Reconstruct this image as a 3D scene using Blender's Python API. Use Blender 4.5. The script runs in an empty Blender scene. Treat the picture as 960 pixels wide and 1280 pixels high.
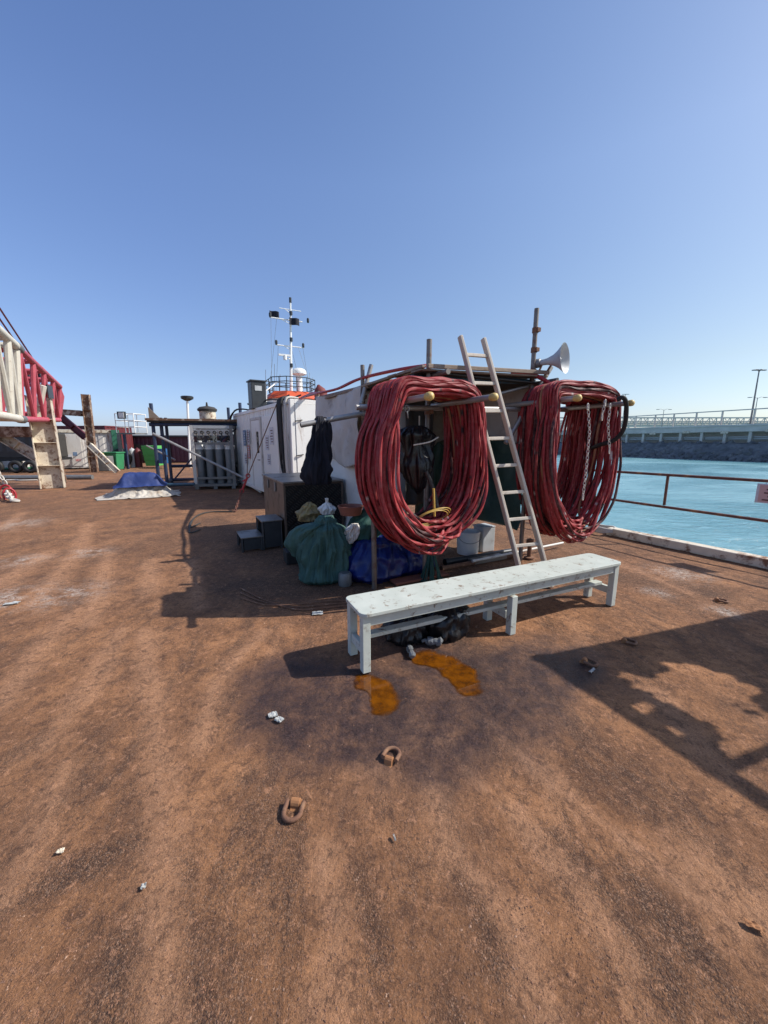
import bpy, math, random
import numpy as np
from mathutils import Vector as V, Matrix, noise as mnoise
random.seed(7)
rng = np.random.default_rng(11)
PI = math.pi
sc = bpy.context.scene
C = sc.collection
def rad(a): return math.radians(a)

# ------------------------------------------------------------------ camera
FPX, TH, CAMH = 480.0, math.atan(88 / 480.0), 1.6
cT, sT = math.cos(TH), math.sin(TH)
cd = bpy.data.cameras.new('camera'); cam = bpy.data.objects.new('camera', cd); C.objects.link(cam)
cd.sensor_fit = 'VERTICAL'; cd.sensor_height = 36; cd.lens = 36 * FPX / 1280
cd.clip_start = 0.05; cd.clip_end = 20000
cam.location = (0, 0, CAMH); cam.rotation_euler = (PI / 2 - TH, 0, 0)
sc.camera = cam

# surveying helpers: where a sight line meets the deck / a depth / an upright plane
def ray(px, py):
    a, b = px - 480, 640 - py
    return V((a, FPX * cT + b * sT, -FPX * sT + b * cT))
def G(px, py, z=0.0):
    d = ray(px, py); t = (z - CAMH) / d.z
    return V((d.x * t, d.y * t, z))
def D(px, py, y):
    d = ray(px, py); t = y / d.y
    return V((d.x * t, y, CAMH + d.z * t))
def onplane(px, py, P, dr):
    r = ray(px, py); nx, ny = dr[1], -dr[0]
    t = (P[0] * nx + P[1] * ny) / (r.x * nx + r.y * ny)
    return V((r.x * t, r.y * t, CAMH + r.z * t))

U = V((.885, .465, 0)); N = V((.465, -.885, 0)); Z = V((0, 0, 1)); A0 = V((-.08, 4.04, 0))
def L(w, s, z=0.0): return A0 + U * w + N * s + Z * z          # shelter frame: along the front, out towards the viewer, up
def Lpix(px, py, s=0.0): return onplane(px, py, A0 + N * s, U)

# ------------------------------------------------------------------ materials
def nodes(name):
    m = bpy.data.materials.new(name); m.use_nodes = True
    nt = m.node_tree; nt.nodes.clear()
    out = nt.nodes.new('ShaderNodeOutputMaterial'); b = nt.nodes.new('ShaderNodeBsdfPrincipled')
    nt.links.new(b.outputs[0], out.inputs[0])
    return m, nt, b
def N_(nt, t, **k):
    n = nt.nodes.new(t)
    for a, v in k.items():
        if a.startswith('i_'): n.inputs[a[2:].replace('_', ' ')].default_value = v
        else: setattr(n, a, v)
    return n
def rgb(c): return (c[0], c[1], c[2], 1)
def ramp(nt, src, p0, p1, c0=(0, 0, 0), c1=(1, 1, 1)):
    r = nt.nodes.new('ShaderNodeValToRGB'); nt.links.new(src, r.inputs[0])
    r.color_ramp.elements[0].position = p0; r.color_ramp.elements[1].position = p1
    r.color_ramp.elements[0].color = rgb(c0); r.color_ramp.elements[1].color = rgb(c1)
    return r.outputs[0]
def mix(nt, f, a, b, mode='MIX'):
    m = nt.nodes.new('ShaderNodeMix'); m.data_type = 'RGBA'; m.blend_type = mode
    for s, v in ((m.inputs[0], f), (m.inputs[6], a), (m.inputs[7], b)):
        if isinstance(v, (int, float)): s.default_value = v
        elif isinstance(v, (tuple, list)): s.default_value = rgb(v)
        else: nt.links.new(v, s)
    return m.outputs[2]
def mth(nt, op, a, b=None, clamp=False):
    m = nt.nodes.new('ShaderNodeMath'); m.operation = op; m.use_clamp = clamp
    for s, v in ((m.inputs[0], a), (m.inputs[1], b)):
        if v is None: continue
        if isinstance(v, (int, float)): s.default_value = v
        else: nt.links.new(v, s)
    return m.outputs[0]
def coords(nt, stretch=(1, 1, 1)):
    tc = nt.nodes.new('ShaderNodeTexCoord'); oi = nt.nodes.new('ShaderNodeObjectInfo')
    mp = nt.nodes.new('ShaderNodeMapping'); mp.inputs['Scale'].default_value = stretch
    ad = nt.nodes.new('ShaderNodeVectorMath'); ad.operation = 'ADD'
    sv = nt.nodes.new('ShaderNodeVectorMath'); sv.operation = 'SCALE'; sv.inputs[0].default_value = (7, 3, 5)
    nt.links.new(oi.outputs['Random'], sv.inputs[3])
    nt.links.new(tc.outputs['Object'], ad.inputs[0]); nt.links.new(sv.outputs[0], ad.inputs[1])
    nt.links.new(ad.outputs[0], mp.inputs[0])
    return mp.outputs[0]
def noise(nt, co, scale, detail=5, rough=.6, dist=0):
    n = nt.nodes.new('ShaderNodeTexNoise'); n.inputs['Scale'].default_value = scale
    n.inputs['Detail'].default_value = detail; n.inputs['Roughness'].default_value = rough; n.inputs['Distortion'].default_value = dist
    nt.links.new(co, n.inputs['Vector']); return n.outputs['Fac']
def bump(nt, b, h, strength, dist=.01):
    n = nt.nodes.new('ShaderNodeBump'); n.inputs['Strength'].default_value = strength; n.inputs['Distance'].default_value = dist
    nt.links.new(h, n.inputs['Height']); nt.links.new(n.outputs[0], b.inputs['Normal'])
MATS = {}
def M(name, c, c2=None, scale=6., rough=.6, metal=0., bmp=.2, bscale=60., dirt=None, dth=(.55, .7), dscale=4., stretch=(1, 1, 1), spec=.5, bdist=.004):
    if name in MATS: return MATS[name]
    m, nt, b = nodes(name); co = coords(nt, stretch)
    c2 = c2 or tuple(x * .7 for x in c)
    col = mix(nt, ramp(nt, noise(nt, co, scale), .3, .7), c, c2)
    if dirt:
        d = ramp(nt, noise(nt, co, dscale, 8, .7, .3), *dth)
        col = mix(nt, d, col, dirt)
        r = mix(nt, d, (rough,) * 3, (.9,) * 3); nt.links.new(r, b.inputs['Roughness'])
        if metal: nt.links.new(mth(nt, 'MULTIPLY', mth(nt, 'SUBTRACT', 1, d), metal), b.inputs['Metallic'])
    else:
        nt.links.new(ramp(nt, noise(nt, co, scale * 2), .2, .8, (rough * .8,) * 3, (min(1, rough * 1.2),) * 3), b.inputs['Roughness'])
        b.inputs['Metallic'].default_value = metal
    b.inputs['Specular IOR Level'].default_value = spec
    nt.links.new(col, b.inputs['Base Color'])
    if bmp: bump(nt, b, noise(nt, co, bscale, 4), bmp, bdist)
    MATS[name] = m; return m
rust = (.16, .065, .03)
m_bench = M('bench_paint', (.55, .58, .52), (.46, .495, .44), 5, .5, dirt=(.2, .14, .095), dth=(.56, .66), dscale=13, bmp=.35, bscale=35, stretch=(1, 1, 1))
m_tube = M('scaffold_steel', (.25, .23, .21), (.17, .14, .12), 8, .5, .6, dirt=rust, dth=(.52, .68), dscale=9)
m_tubegrey = M('galvanised_tube', (.42, .41, .39), (.33, .31, .29), 8, .45, .5, dirt=(.2, .12, .07), dth=(.6, .72), dscale=7)
m_dtube = M('dark_tube', (.025, .04, .085), (.04, .055, .1), 6, .5, .2, dirt=rust, dth=(.62, .7), dscale=6)
m_cap = M('yellow_cap', (.62, .45, .16), (.5, .33, .1), 20, .5, dirt=(.25, .16, .08), dth=(.6, .75), dscale=20)
m_ladder = M('weathered_pale_wood', (.56, .5, .42), (.44, .38, .31), 9, .7, stretch=(1, 1, .25), dirt=(.2, .15, .11), dth=(.64, .74), dscale=8, bmp=.4)
m_plank = M('weathered_plank', (.3, .24, .19), (.2, .15, .11), 8, .8, stretch=(.3, 1, 1), bmp=.5)
m_tarpgrey = M('grey_tarp', (.56, .53, .48), (.46, .43, .39), 2.5, .7, dirt=(.2, .16, .13), dth=(.55, .75), dscale=2, bmp=.2, bscale=14, bdist=.02)
m_tarpwhite = M('white_tarp', (.74, .72, .67), (.64, .62, .57), 3, .6, dirt=(.3, .24, .19), dth=(.58, .75), dscale=2.5, bmp=.25, bscale=14, bdist=.02)
m_tarpgreen = M('green_tarp', (.035, .075, .055), (.02, .05, .038), 3, .6, bmp=.3, bscale=12, bdist=.02)
m_net = M('green_net', (.05, .125, .105), (.035, .09, .078), 10, .75, dirt=(.12, .14, .12), dth=(.6, .75), dscale=5, bmp=.6, bscale=160, bdist=.004)
m_net2 = M('dark_green_net', (.02, .085, .065), (.013, .055, .045), 10, .75, bmp=.6, bscale=160, bdist=.004)
m_blue = M('blue_sheeting', (.008, .022, .15), (.005, .013, .09), 6, .35, bmp=.35, bscale=14, bdist=.015)
m_navy = M('navy_cloth', (.008, .009, .016), (.014, .015, .024), 6, .9, bmp=.3, bscale=90)
m_bluecover = M('blue_cover', (.012, .03, .13), (.02, .045, .18), 4, .7, bmp=.4, bscale=10, bdist=.03)
m_blackbag = M('black_plastic', (.008, .008, .01), (.012, .012, .014), 8, .38, bmp=.6, bscale=16, bdist=.02)
m_black = M('black_rubber', (.012, .012, .013), (.02, .019, .018), 10, .7, bmp=.3)
m_white = M('white_paint', (.85, .84, .8), (.78, .77, .73), 2, .45, dirt=(.3, .19, .13), dth=(.58, .74), dscale=3.2, bmp=.12, bscale=20, stretch=(1, 1, .3))
m_whitedirty = M('dirty_white_paint', (.66, .64, .6), (.54, .5, .45), 3, .55, dirt=(.24, .13, .08), dth=(.56, .68), dscale=4, bmp=.2, bscale=20, stretch=(1, 1, .35))
m_cream = M('cream_paint', (.7, .63, .5), (.58, .5, .38), 4, .6, dirt=(.2, .1, .055), dth=(.5, .62), dscale=5, bmp=.4, bscale=30)
m_offwhite = M('offwhite_boom_paint', (.66, .63, .54), (.56, .52, .43), 4, .5, dirt=(.28, .17, .1), dth=(.6, .75), dscale=4)
m_pink = M('faded_red_boom_paint', (.52, .1, .13), (.42, .065, .09), 4, .5, dirt=(.2, .07, .06), dth=(.6, .76), dscale=5)
m_redpaint = M('red_paint', (.38, .02, .03), (.3, .015, .02), 8, .45, dirt=rust, dth=(.6, .75), dscale=14)
m_darkred = M('dark_red_paint', (.13, .018, .022), (.1, .014, .018), 5, .55, dirt=rust, dth=(.6, .75))
m_rusty = M('rusty_beam', (.2, .11, .065), (.13, .065, .04), 5, .8, dirt=(.5, .42, .33), dth=(.5, .62), dscale=4, bmp=.5)
m_rust = M('rusty_iron', (.2, .1, .058), (.13, .06, .035), 20, .85, bmp=.6, bscale=90, dirt=(.28, .16, .09), dth=(.5, .7), dscale=16)
m_rusttab = M('bright_rust_tab', (.36, .17, .07), (.28, .12, .05), 20, .85, bmp=.4)
m_rail = M('rail_paint', (.13, .045, .034), (.1, .036, .028), 10, .7, dirt=(.3, .14, .07), dth=(.5, .66), dscale=12, bmp=.4)
m_steel = M('grey_steel', (.22, .225, .22), (.16, .16, .155), 6, .5, .3, dirt=(.2, .11, .07), dth=(.6, .74), dscale=5)
m_lightgrey = M('light_grey_paint', (.5, .52, .52), (.4, .42, .42), 5, .5, dirt=(.2, .14, .1), dth=(.6, .75), dscale=5)
m_gas = M('grey_cylinder_paint', (.2, .215, .22), (.15, .165, .17), 4, .45, dirt=(.16, .11, .08), dth=(.62, .75), dscale=5)
m_gaswhite = M('white_cylinder_shoulder', (.72, .72, .7), (.6, .6, .58), 4, .45)
m_darkgrey = M('dark_grey_metal', (.045, .05, .055), (.03, .033, .036), 5, .45, .2, dirt=(.1, .08, .06), dth=(.62, .75))
m_orange = M('orange_red_paint', (.62, .1, .03), (.55, .08, .025), 5, .5)
m_buoy = M('red_buoy', (.2, .035, .03), (.14, .03, .026), 6, .7)
m_brightgreen = M('bright_green_plastic', (.12, .48, .12), (.1, .42, .1), 4, .5)
m_bingreen = M('bin_green_plastic', (.04, .24, .1), (.03, .19, .08), 4, .5)
m_contgreen = M('container_green', (.045, .2, .12), (.035, .15, .09), 3, .55, dirt=rust, dth=(.62, .72))
m_purple = M('maroon_container_paint', (.075, .022, .045), (.055, .016, .034), 3, .6, dirt=rust, dth=(.62, .74))
m_yellow = M('yellow_paint', (.6, .38, .02), (.5, .3, .02), 5, .5)
m_bluepaint = M('blue_pipe_paint', (.05, .13, .2), (.04, .1, .15), 6, .5, dirt=(.2, .15, .12), dth=(.58, .7), dscale=8)
m_glass = M('dark_glass', (.015, .02, .025), (.02, .025, .03), 3, .08, bmp=0)
m_conc = M('concrete', (.62, .58, .51), (.48, .45, .4), .4, .85, bmp=.3, bscale=4, bdist=.05)
m_rock = M('breakwater_rock', (.2, .2, .2), (.075, .08, .085), .5, .85, bmp=.6, bscale=2, bdist=.2)
m_brassy = M('brass_yellow_cord', (.55, .36, .08), (.45, .28, .06), 30, .4)
m_rope = M('pale_rope', (.6, .57, .52), (.48, .45, .4), 60, .8, bmp=.6, bscale=200)
m_litter = M('litter_white', (.48, .48, .45), (.3, .31, .3), 40, .7, bmp=0)
m_sign = M('sign_pink', (.62, .42, .4), (.55, .37, .35), 5, .5, bmp=0)
m_signtext = M('sign_ink', (.12, .05, .05), None, 5, .6, bmp=0)
m_poster = M('poster_blue', (.12, .2, .34), (.2, .28, .4), 14, .5, bmp=0)
m_posterred = M('poster_red', (.5, .1, .1), (.6, .45, .42), 14, .5, bmp=0)
m_posterwhite = M('poster_white', (.72, .73, .75), (.5, .52, .58), 18, .5, bmp=0)
m_bottle = M('clear_grey_plastic', (.2, .21, .22), (.1, .105, .11), 22, .12, bmp=.3, bscale=40)
m_brick = M('red_brown_tub', (.26, .09, .06), (.2, .07, .045), 8, .6)
m_dullblack = M('dull_black', (.03, .028, .026), (.05, .045, .04), 6, .7)

def m_hose(name, tint):
    m, nt, b = nodes(name); co = coords(nt)
    at = N_(nt, 'ShaderNodeVertexColor', layer_name='tint')
    n = ramp(nt, noise(nt, co, 24, 5), .45, .75)
    col = mix(nt, mth(nt, 'MULTIPLY', n, .5), at.outputs[0], tint)
    nt.links.new(col, b.inputs['Base Color']); b.inputs['Roughness'].default_value = .6
    b.inputs['Specular IOR Level'].default_value = .35
    bump(nt, b, noise(nt, co, 250, 2), .2, .002)
    return m
m_umb = m_hose('umbilical_red_sleeve', (.34, .14, .12))

def m_checker():
    m, nt, b = nodes('checker_plate'); co = coords(nt)
    mp = nt.nodes.new('ShaderNodeMapping'); mp.inputs['Rotation'].default_value = (0, rad(45), 0); nt.links.new(co, mp.inputs[0])
    w = N_(nt, 'ShaderNodeTexWave', wave_type='BANDS', bands_direction='X', i_Scale=9.0, i_Distortion=.5); nt.links.new(mp.outputs[0], w.inputs[0])
    w2 = N_(nt, 'ShaderNodeTexWave', wave_type='BANDS', bands_direction='Z', i_Scale=3.0, i_Distortion=.4); nt.links.new(mp.outputs[0], w2.inputs[0])
    h = mth(nt, 'MULTIPLY', ramp(nt, w.outputs['Fac'], .45, .7), ramp(nt, w2.outputs['Fac'], .15, .35))
    col = mix(nt, h, (.012, .011, .011), (.045, .04, .038))
    nt.links.new(col, b.inputs['Base Color']); b.inputs['Roughness'].default_value = .45; b.inputs['Metallic'].default_value = .4
    bump(nt, b, h, .8, .006); return m
m_check = m_checker()
m_boxside = M('deck_tinted_steel', (.17, .13, .105), (.12, .09, .07), 3, .45, .5, dirt=(.1, .06, .04), dth=(.5, .7), dscale=3)  # brown base colour paints the deck's reflection into the sheet
m_boxtop = M('worn_steel_top', (.3, .28, .26), (.22, .2, .18), 4, .4, .6, dirt=(.12, .08, .06), dth=(.55, .72), dscale=4)

# ------------------------------------------------------------------ mesh builder
def ring_frame(t):
    t = t.normalized(); a = V((0, 0, 1)) if abs(t.z) < .9 else V((1, 0, 0))
    x = t.cross(a).normalized(); return x, t.cross(x).normalized()
class MB:
    def __init__(s): s.v = []; s.f = []; s.c = None
    def add(s, vs, fs):
        o = len(s.v); s.v += [V(p) for p in vs]; s.f += [tuple(i + o for i in q) for q in fs]
    def obox(s, o, a, b, c):
        o, a, b, c = V(o), V(a), V(b), V(c)
        if a.cross(b).dot(c) < 0: a, b = b, a
        s.add([o, o + a, o + a + b, o + b, o + c, o + a + c, o + a + b + c, o + b + c],
              [(0, 3, 2, 1), (4, 5, 6, 7), (0, 1, 5, 4), (1, 2, 6, 5), (2, 3, 7, 6), (3, 0, 4, 7)])
    def cbox(s, c, a, b, h):            # centred box, full edge vectors
        c, a, b, h = V(c), V(a), V(b), V(h); s.obox(c - a / 2 - b / 2 - h / 2, a, b, h)
    def bar(s, p0, p1, w, t, up=Z):     # rectangular bar from p0 to p1
        p0, p1 = V(p0), V(p1); d = p1 - p0; x = d.cross(V(up))
        if x.length < 1e-6: x = d.cross(V((1, 0, 0)))
        x.normalize(); y = x.cross(d).normalized()
        s.obox(p0 - x * w / 2 - y * t / 2, d, x * w, y * t)
    def tube(s, pts, r, n=8, cap=True, closed=False):
        pts = [V(p) for p in pts]; k = len(pts)
        rs = r if isinstance(r, (list, tuple)) else [r] * k
        x = None; vs = []
        for i, p in enumerate(pts):
            if closed: t = pts[(i + 1) % k] - pts[i - 1]
            else: t = pts[min(i + 1, k - 1)] - pts[max(i - 1, 0)]
            if t.length < 1e-9: t = V((0, 0, 1))
            t.normalize()
            if x is None: x, y = ring_frame(t)
            else:
                x = x - t * x.dot(t)
                if x.length < 1e-6: x, y = ring_frame(t)
                x.normalize(); y = t.cross(x)
            for j in range(n):
                a = 2 * PI * j / n; vs.append(p + (x * math.cos(a) + y * math.sin(a)) * rs[i])
        fs = []
        for i in range(k if closed else k - 1):
            i2 = (i + 1) % k
            for j in range(n):
                fs.append((i * n + j, i * n + (j + 1) % n, i2 * n + (j + 1) % n, i2 * n + j))
        if cap and not closed:
            fs.append(tuple(range(n - 1, -1, -1))); fs.append(tuple((k - 1) * n + j for j in range(n)))
        s.add(vs, fs)
    def cyl(s, p0, p1, r, n=12, r1=None): s.tube([p0, p1], [r, r if r1 is None else r1], n)
    def lathe(s, prof, o=(0, 0, 0), ax=Z, n=20, cap=True):
        ax = V(ax).normalized(); x, y = ring_frame(ax); o = V(o); vs = []; fs = []
        for r, z in prof:
            for j in range(n):
                a = 2 * PI * j / n; vs.append(o + ax * z + (x * math.cos(a) + y * math.sin(a)) * r)
        for i in range(len(prof) - 1):
            for j in range(n): fs.append((i * n + j, i * n + (j + 1) % n, (i + 1) * n + (j + 1) % n, (i + 1) * n + j))
        if cap: fs.append(tuple(range(n - 1, -1, -1))); fs.append(tuple((len(prof) - 1) * n + j for j in range(n)))
        s.add(vs, fs)
    def torus(s, c, ax, R, r, n=20, m=8, stretch=None):
        x, y = ring_frame(V(ax)); pts = []
        for i in range(n):
            a = 2 * PI * i / n; pts.append(V(c) + x * math.cos(a) * R + y * math.sin(a) * R * (stretch or 1))
        s.tube(pts, r, m, closed=True)
    def sheet(s, fn, nx, ny):
        vs = [fn(i / nx, j / ny) for j in range(ny + 1) for i in range(nx + 1)]
        fs = [(j * (nx + 1) + i, j * (nx + 1) + i + 1, (j + 1) * (nx + 1) + i + 1, (j + 1) * (nx + 1) + i) for j in range(ny) for i in range(nx)]
        s.add(vs, fs)
    def prism(s, poly, h):               # poly: list of 3D points, extruded by vector h
        k = len(poly); h = V(h); poly = [V(p) for p in poly]
        s.add(poly + [p + h for p in poly], [tuple(range(k - 1, -1, -1)), tuple(range(k, 2 * k))] + [(i, (i + 1) % k, k + (i + 1) % k, k + i) for i in range(k)])
    def build(s, name, mat, parent=None, smooth=None, bevel=0, solid=0, loc=None):
        me = bpy.data.meshes.new(name)
        if parent is not None: inv = BASE[parent.name]
        elif loc is not None: inv = Matrix.Translation(-V(loc))
        else: inv = Matrix.Identity(4)
        me.from_pydata([inv @ p for p in s.v], [], s.f)
        if s.c:
            at = me.color_attributes.new('tint', 'FLOAT_COLOR', 'POINT')
            at.data.foreach_set('color', np.array(s.c, dtype=np.float32).ravel())
        me.validate(); me.update()
        import bmesh
        bm = bmesh.new(); bm.from_mesh(me); bmesh.ops.recalc_face_normals(bm, faces=bm.faces)
        bm.to_mesh(me); bm.free()
        me.materials.append(mat)
        o = bpy.data.objects.new(name, me); C.objects.link(o)
        if parent is not None: o.parent = parent; BASE[o.name] = BASE[parent.name]
        elif loc is not None: o.location = V(loc); BASE[o.name] = inv
        else: BASE[o.name] = inv
        if smooth is not None:
            me.polygons.foreach_set('use_smooth', [True] * len(me.polygons))
            me.set_sharp_from_angle(angle=rad(smooth))
        if bevel:
            b = o.modifiers.new('bevel', 'BEVEL'); b.width = bevel; b.segments = 2; b.limit_method = 'ANGLE'; b.angle_limit = rad(40)
            b.harden_normals = False
        if solid:
            b = o.modifiers.new('solid', 'SOLIDIFY'); b.thickness = solid; b.offset = 0
        return o
BASE = {}
def tag(o, label=None, cat=None, group=None, kind=None):
    if label: o['label'] = label
    if cat: o['category'] = cat
    if group: o['group'] = group
    if kind: o['kind'] = kind
    return o
def thing(name, label, cat, loc=(0, 0, 0), group=None, rz=0.0):
    o = bpy.data.objects.new(name, None); C.objects.link(o); o.empty_display_size = .1
    o.location = V(loc); o.rotation_euler = (0, 0, rz)
    BASE[o.name] = (Matrix.Translation(V(loc)) @ Matrix.Rotation(rz, 4, 'Z')).inverted()
    return tag(o, label, cat, group)
def dup(o, loc, rz=None, label=None, parent=None):
    c = o.copy(); C.objects.link(c)
    if parent is not None: c.parent = parent
    else:
        c.location = V(loc)
        if rz is not None: c.rotation_euler = (0, 0, rz)
        if label: c['label'] = label
    for ch in [x for x in bpy.data.objects if x.parent == o]: dup(ch, None, None, None, c)
    return c
def one(mb, name, mat, label, cat, loc, group=None, **k): return tag(mb.build(name, mat, loc=loc, **k), label, cat, group)
def nz(p, s=1.0): return mnoise.noise(V(p) * s)
def catmull(P, n=8, closed=False):
    P = [V(p) for p in P]; out = []; k = len(P)
    for i in range(k if closed else k - 1):
        g = (lambda j: P[j % k]) if closed else (lambda j: P[max(0, min(k - 1, j))])
        p0, p1, p2, p3 = g(i - 1), g(i), g(i + 1), g(i + 2)
        for q in range(n):
            t = q / n
            out.append(.5 * ((2 * p1) + (p2 - p0) * t + (2 * p0 - 5 * p1 + 4 * p2 - p3) * t * t + (3 * p1 - p0 - 3 * p2 + p3) * t ** 3))
    if not closed: out.append(P[-1])
    return out
def chain(mb, pts, ll=.05, r=.006, wid=.6):
    pts = [V(p) for p in pts]; seg = []; tot = 0
    for a, b in zip(pts, pts[1:]): seg.append((tot, a, b)); tot += (b - a).length
    k = max(2, int(tot / (ll * .78)))
    for i in range(k):
        d = tot * (i + .5) / k
        for t0, a, b in seg:
            if t0 <= d <= t0 + (b - a).length + 1e-6: break
        t = (b - a).normalized(); p = a + t * (d - t0); x, y = ring_frame(t)
        w = x if i % 2 else y
        q = [p + t * math.cos(2 * PI * j / 10) * ll / 2 + w * math.sin(2 * PI * j / 10) * ll * wid / 2 for j in range(10)]
        mb.tube(q, r, 5, closed=True)

# ------------------------------------------------------------------ light and sky
SUN = V((1.05, .06, 1.0)).normalized()
w = bpy.data.worlds.new('World'); sc.world = w; w.use_nodes = True
nt = w.node_tree; bg = nt.nodes['Background']
sky = nt.nodes.new('ShaderNodeTexSky'); sky.sky_type = 'NISHITA'; sky.sun_disc = False
sky.sun_elevation = math.asin(SUN.z); sky.sun_rotation = math.atan2(SUN.x, SUN.y)
sky.altitude = 0; sky.air_density = 1.0; sky.dust_density = 1.0; sky.ozone_density = 6.0
tcw = nt.nodes.new('ShaderNodeTexCoord'); sx = nt.nodes.new('ShaderNodeSeparateXYZ'); nt.links.new(tcw.outputs['Generated'], sx.inputs[0])
hz_ = nt.nodes.new('ShaderNodeValToRGB'); nt.links.new(sx.outputs[2], hz_.inputs[0]); er = hz_.color_ramp.elements      # sea haze low over the horizon
er[0].position = 0; er[0].color = (1.0, 1.0, 1.24, 1); er[1].position = .16; er[1].color = (1.12, 1.0, 1.0, 1)
for p_, c_ in ((.5, (1.27, 1.17, 1.22, 1)), (.76, (1.06, 1.05, 1.16, 1))): e_ = er.new(p_); e_.color = c_
hz = mix(nt, 1.0, hz_.outputs[0], ramp(nt, mth(nt, 'ADD', mth(nt, 'MULTIPLY', sx.outputs[0], .7), .5), .2, 1.0, (1, 1, 1.02), (1.05, 1.0, .82)), 'MULTIPLY')     # whiter towards the sun
skc = mix(nt, 1.0, sky.outputs[0], hz, 'MULTIPLY')
nt.links.new(skc, bg.inputs[0]); bg.inputs[1].default_value = .148
sl = bpy.data.lights.new('sun', 'SUN'); sl.energy = 5.0; sl.angle = rad(.53); sl.color = (1, .95, .88)
so = bpy.data.objects.new('sun', sl); C.objects.link(so); so.rotation_euler = (-SUN).to_track_quat('-Z', 'Y').to_euler()
so.location = SUN * 30
sc.view_settings.view_transform = 'Standard'; sc.view_settings.look = 'None'; sc.view_settings.gamma = 1; sc.view_settings.exposure = 0.12
sc.view_settings.use_curve_mapping = False
sc.cycles.max_bounces = 6; sc.cycles.use_denoising = True

# ------------------------------------------------------------------ deck
E0 = V((5.01, 4.80, 0)); ED = V((-.473, .881, 0)); IN = V((-.881, -.473, 0))
def vnoise(x, y, seed=0):
    xi, yi = np.floor(x).astype(np.int64), np.floor(y).astype(np.int64); fx, fy = x - xi, y - yi
    fx = fx * fx * (3 - 2 * fx); fy = fy * fy * (3 - 2 * fy)
    def h(a, b):
        n = (a * 374761393 + b * 668265263 + seed * 1442695041) & 0xffffffff
        n = ((n ^ (n >> 13)) * 1274126177) & 0xffffffff
        return ((n ^ (n >> 16)) & 0xffff) / 65535.0
    return (h(xi, yi) * (1 - fx) + h(xi + 1, yi) * fx) * (1 - fy) + (h(xi, yi + 1) * (1 - fx) + h(xi + 1, yi + 1) * fx) * fy
def fbm(x, y, o=4, seed=0):
    s = 0; a = .5
    for i in range(o): s = s + a * vnoise(x * 2 ** i, y * 2 ** i, seed + i); a *= .5
    return s
def grow(start, step, end, g):
    out = []; x = start
    while x < end: step *= g; x += step; out.append(x)
    return out
def dist_line(X, Y, pts):
    d = np.full(X.shape, 1e9)
    for (x0, y0), (x1, y1) in zip(pts, pts[1:]):
        dx, dy = x1 - x0, y1 - y0; t = np.clip(((X - x0) * dx + (Y - y0) * dy) / (dx * dx + dy * dy + 1e-9), 0, 1)
        d = np.minimum(d, np.hypot(X - x0 - t * dx, Y - y0 - t * dy))
    return d
PUD = [([(-.13, 2.35), (-.04, 2.28), (.0, 2.15)], .1), ([(.3, 2.68), (.44, 2.58), (.55, 2.45), (.57, 2.3)], .125)]
def pix(l): return [tuple(G(*p)[:2]) for p in l]
STREAK = [([(200, 1290), (205, 1150), (203, 1000), (195, 900), (180, 790)], .085), ([(405, 1290), (425, 1150), (400, 1080)], .08),
          ([(610, 905), (650, 945), (700, 985), (770, 1040), (860, 1110), (965, 1195)], .055), ([(530, 960), (560, 1050), (640, 1150), (690, 1290)], .07),
          ([(112, 655), (95, 690), (45, 750)], .12), ([(135, 690), (128, 720), (110, 780)], .1), ([(188, 700), (186, 740)], .12),
          ([(60, 690), (0, 730)], .15), ([(0, 880), (50, 810), (100, 760)], .1), ([(470, 960), (520, 910), (560, 930)], .12),
          ([(0, 1130), (50, 1050), (80, 960)], .07), ([(820, 870), (900, 960)], .1), ([(880, 1090), (960, 1150)], .16), ([(150, 790), (120, 850), (60, 930)], .09), ([(562, 938), (628, 1008)], .012), ([(240, 700), (250, 760)], .08), ([(30, 640), (0, 660)], .15), ([(330, 790), (270, 850), (250, 930)], .07), ([(760, 700), (860, 740)], .1), ([(640, 1010), (720, 1100), (790, 1200)], .05)]
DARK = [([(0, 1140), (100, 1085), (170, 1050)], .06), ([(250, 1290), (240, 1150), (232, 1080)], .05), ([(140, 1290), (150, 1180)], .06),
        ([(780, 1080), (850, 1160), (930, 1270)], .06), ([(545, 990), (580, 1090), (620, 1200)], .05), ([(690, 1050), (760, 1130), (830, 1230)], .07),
        ([(290, 735), (420, 730), (560, 720), (640, 730)], .45), ([(450, 1100), (470, 1200)], .06), ([(880, 740), (780, 720)], .3), ([(400, 710), (330, 690), (260, 650)], .55)]  # the widest bands paint the shelter's cast shade onto the deck
PALE = [((10, 748), .35), ((85, 742), .3), ((20, 655), .5), ((850, 716), .28), ((905, 765), .12), ((820, 740), .12), ((110, 690), .25), ((30, 700), .25)]
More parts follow.
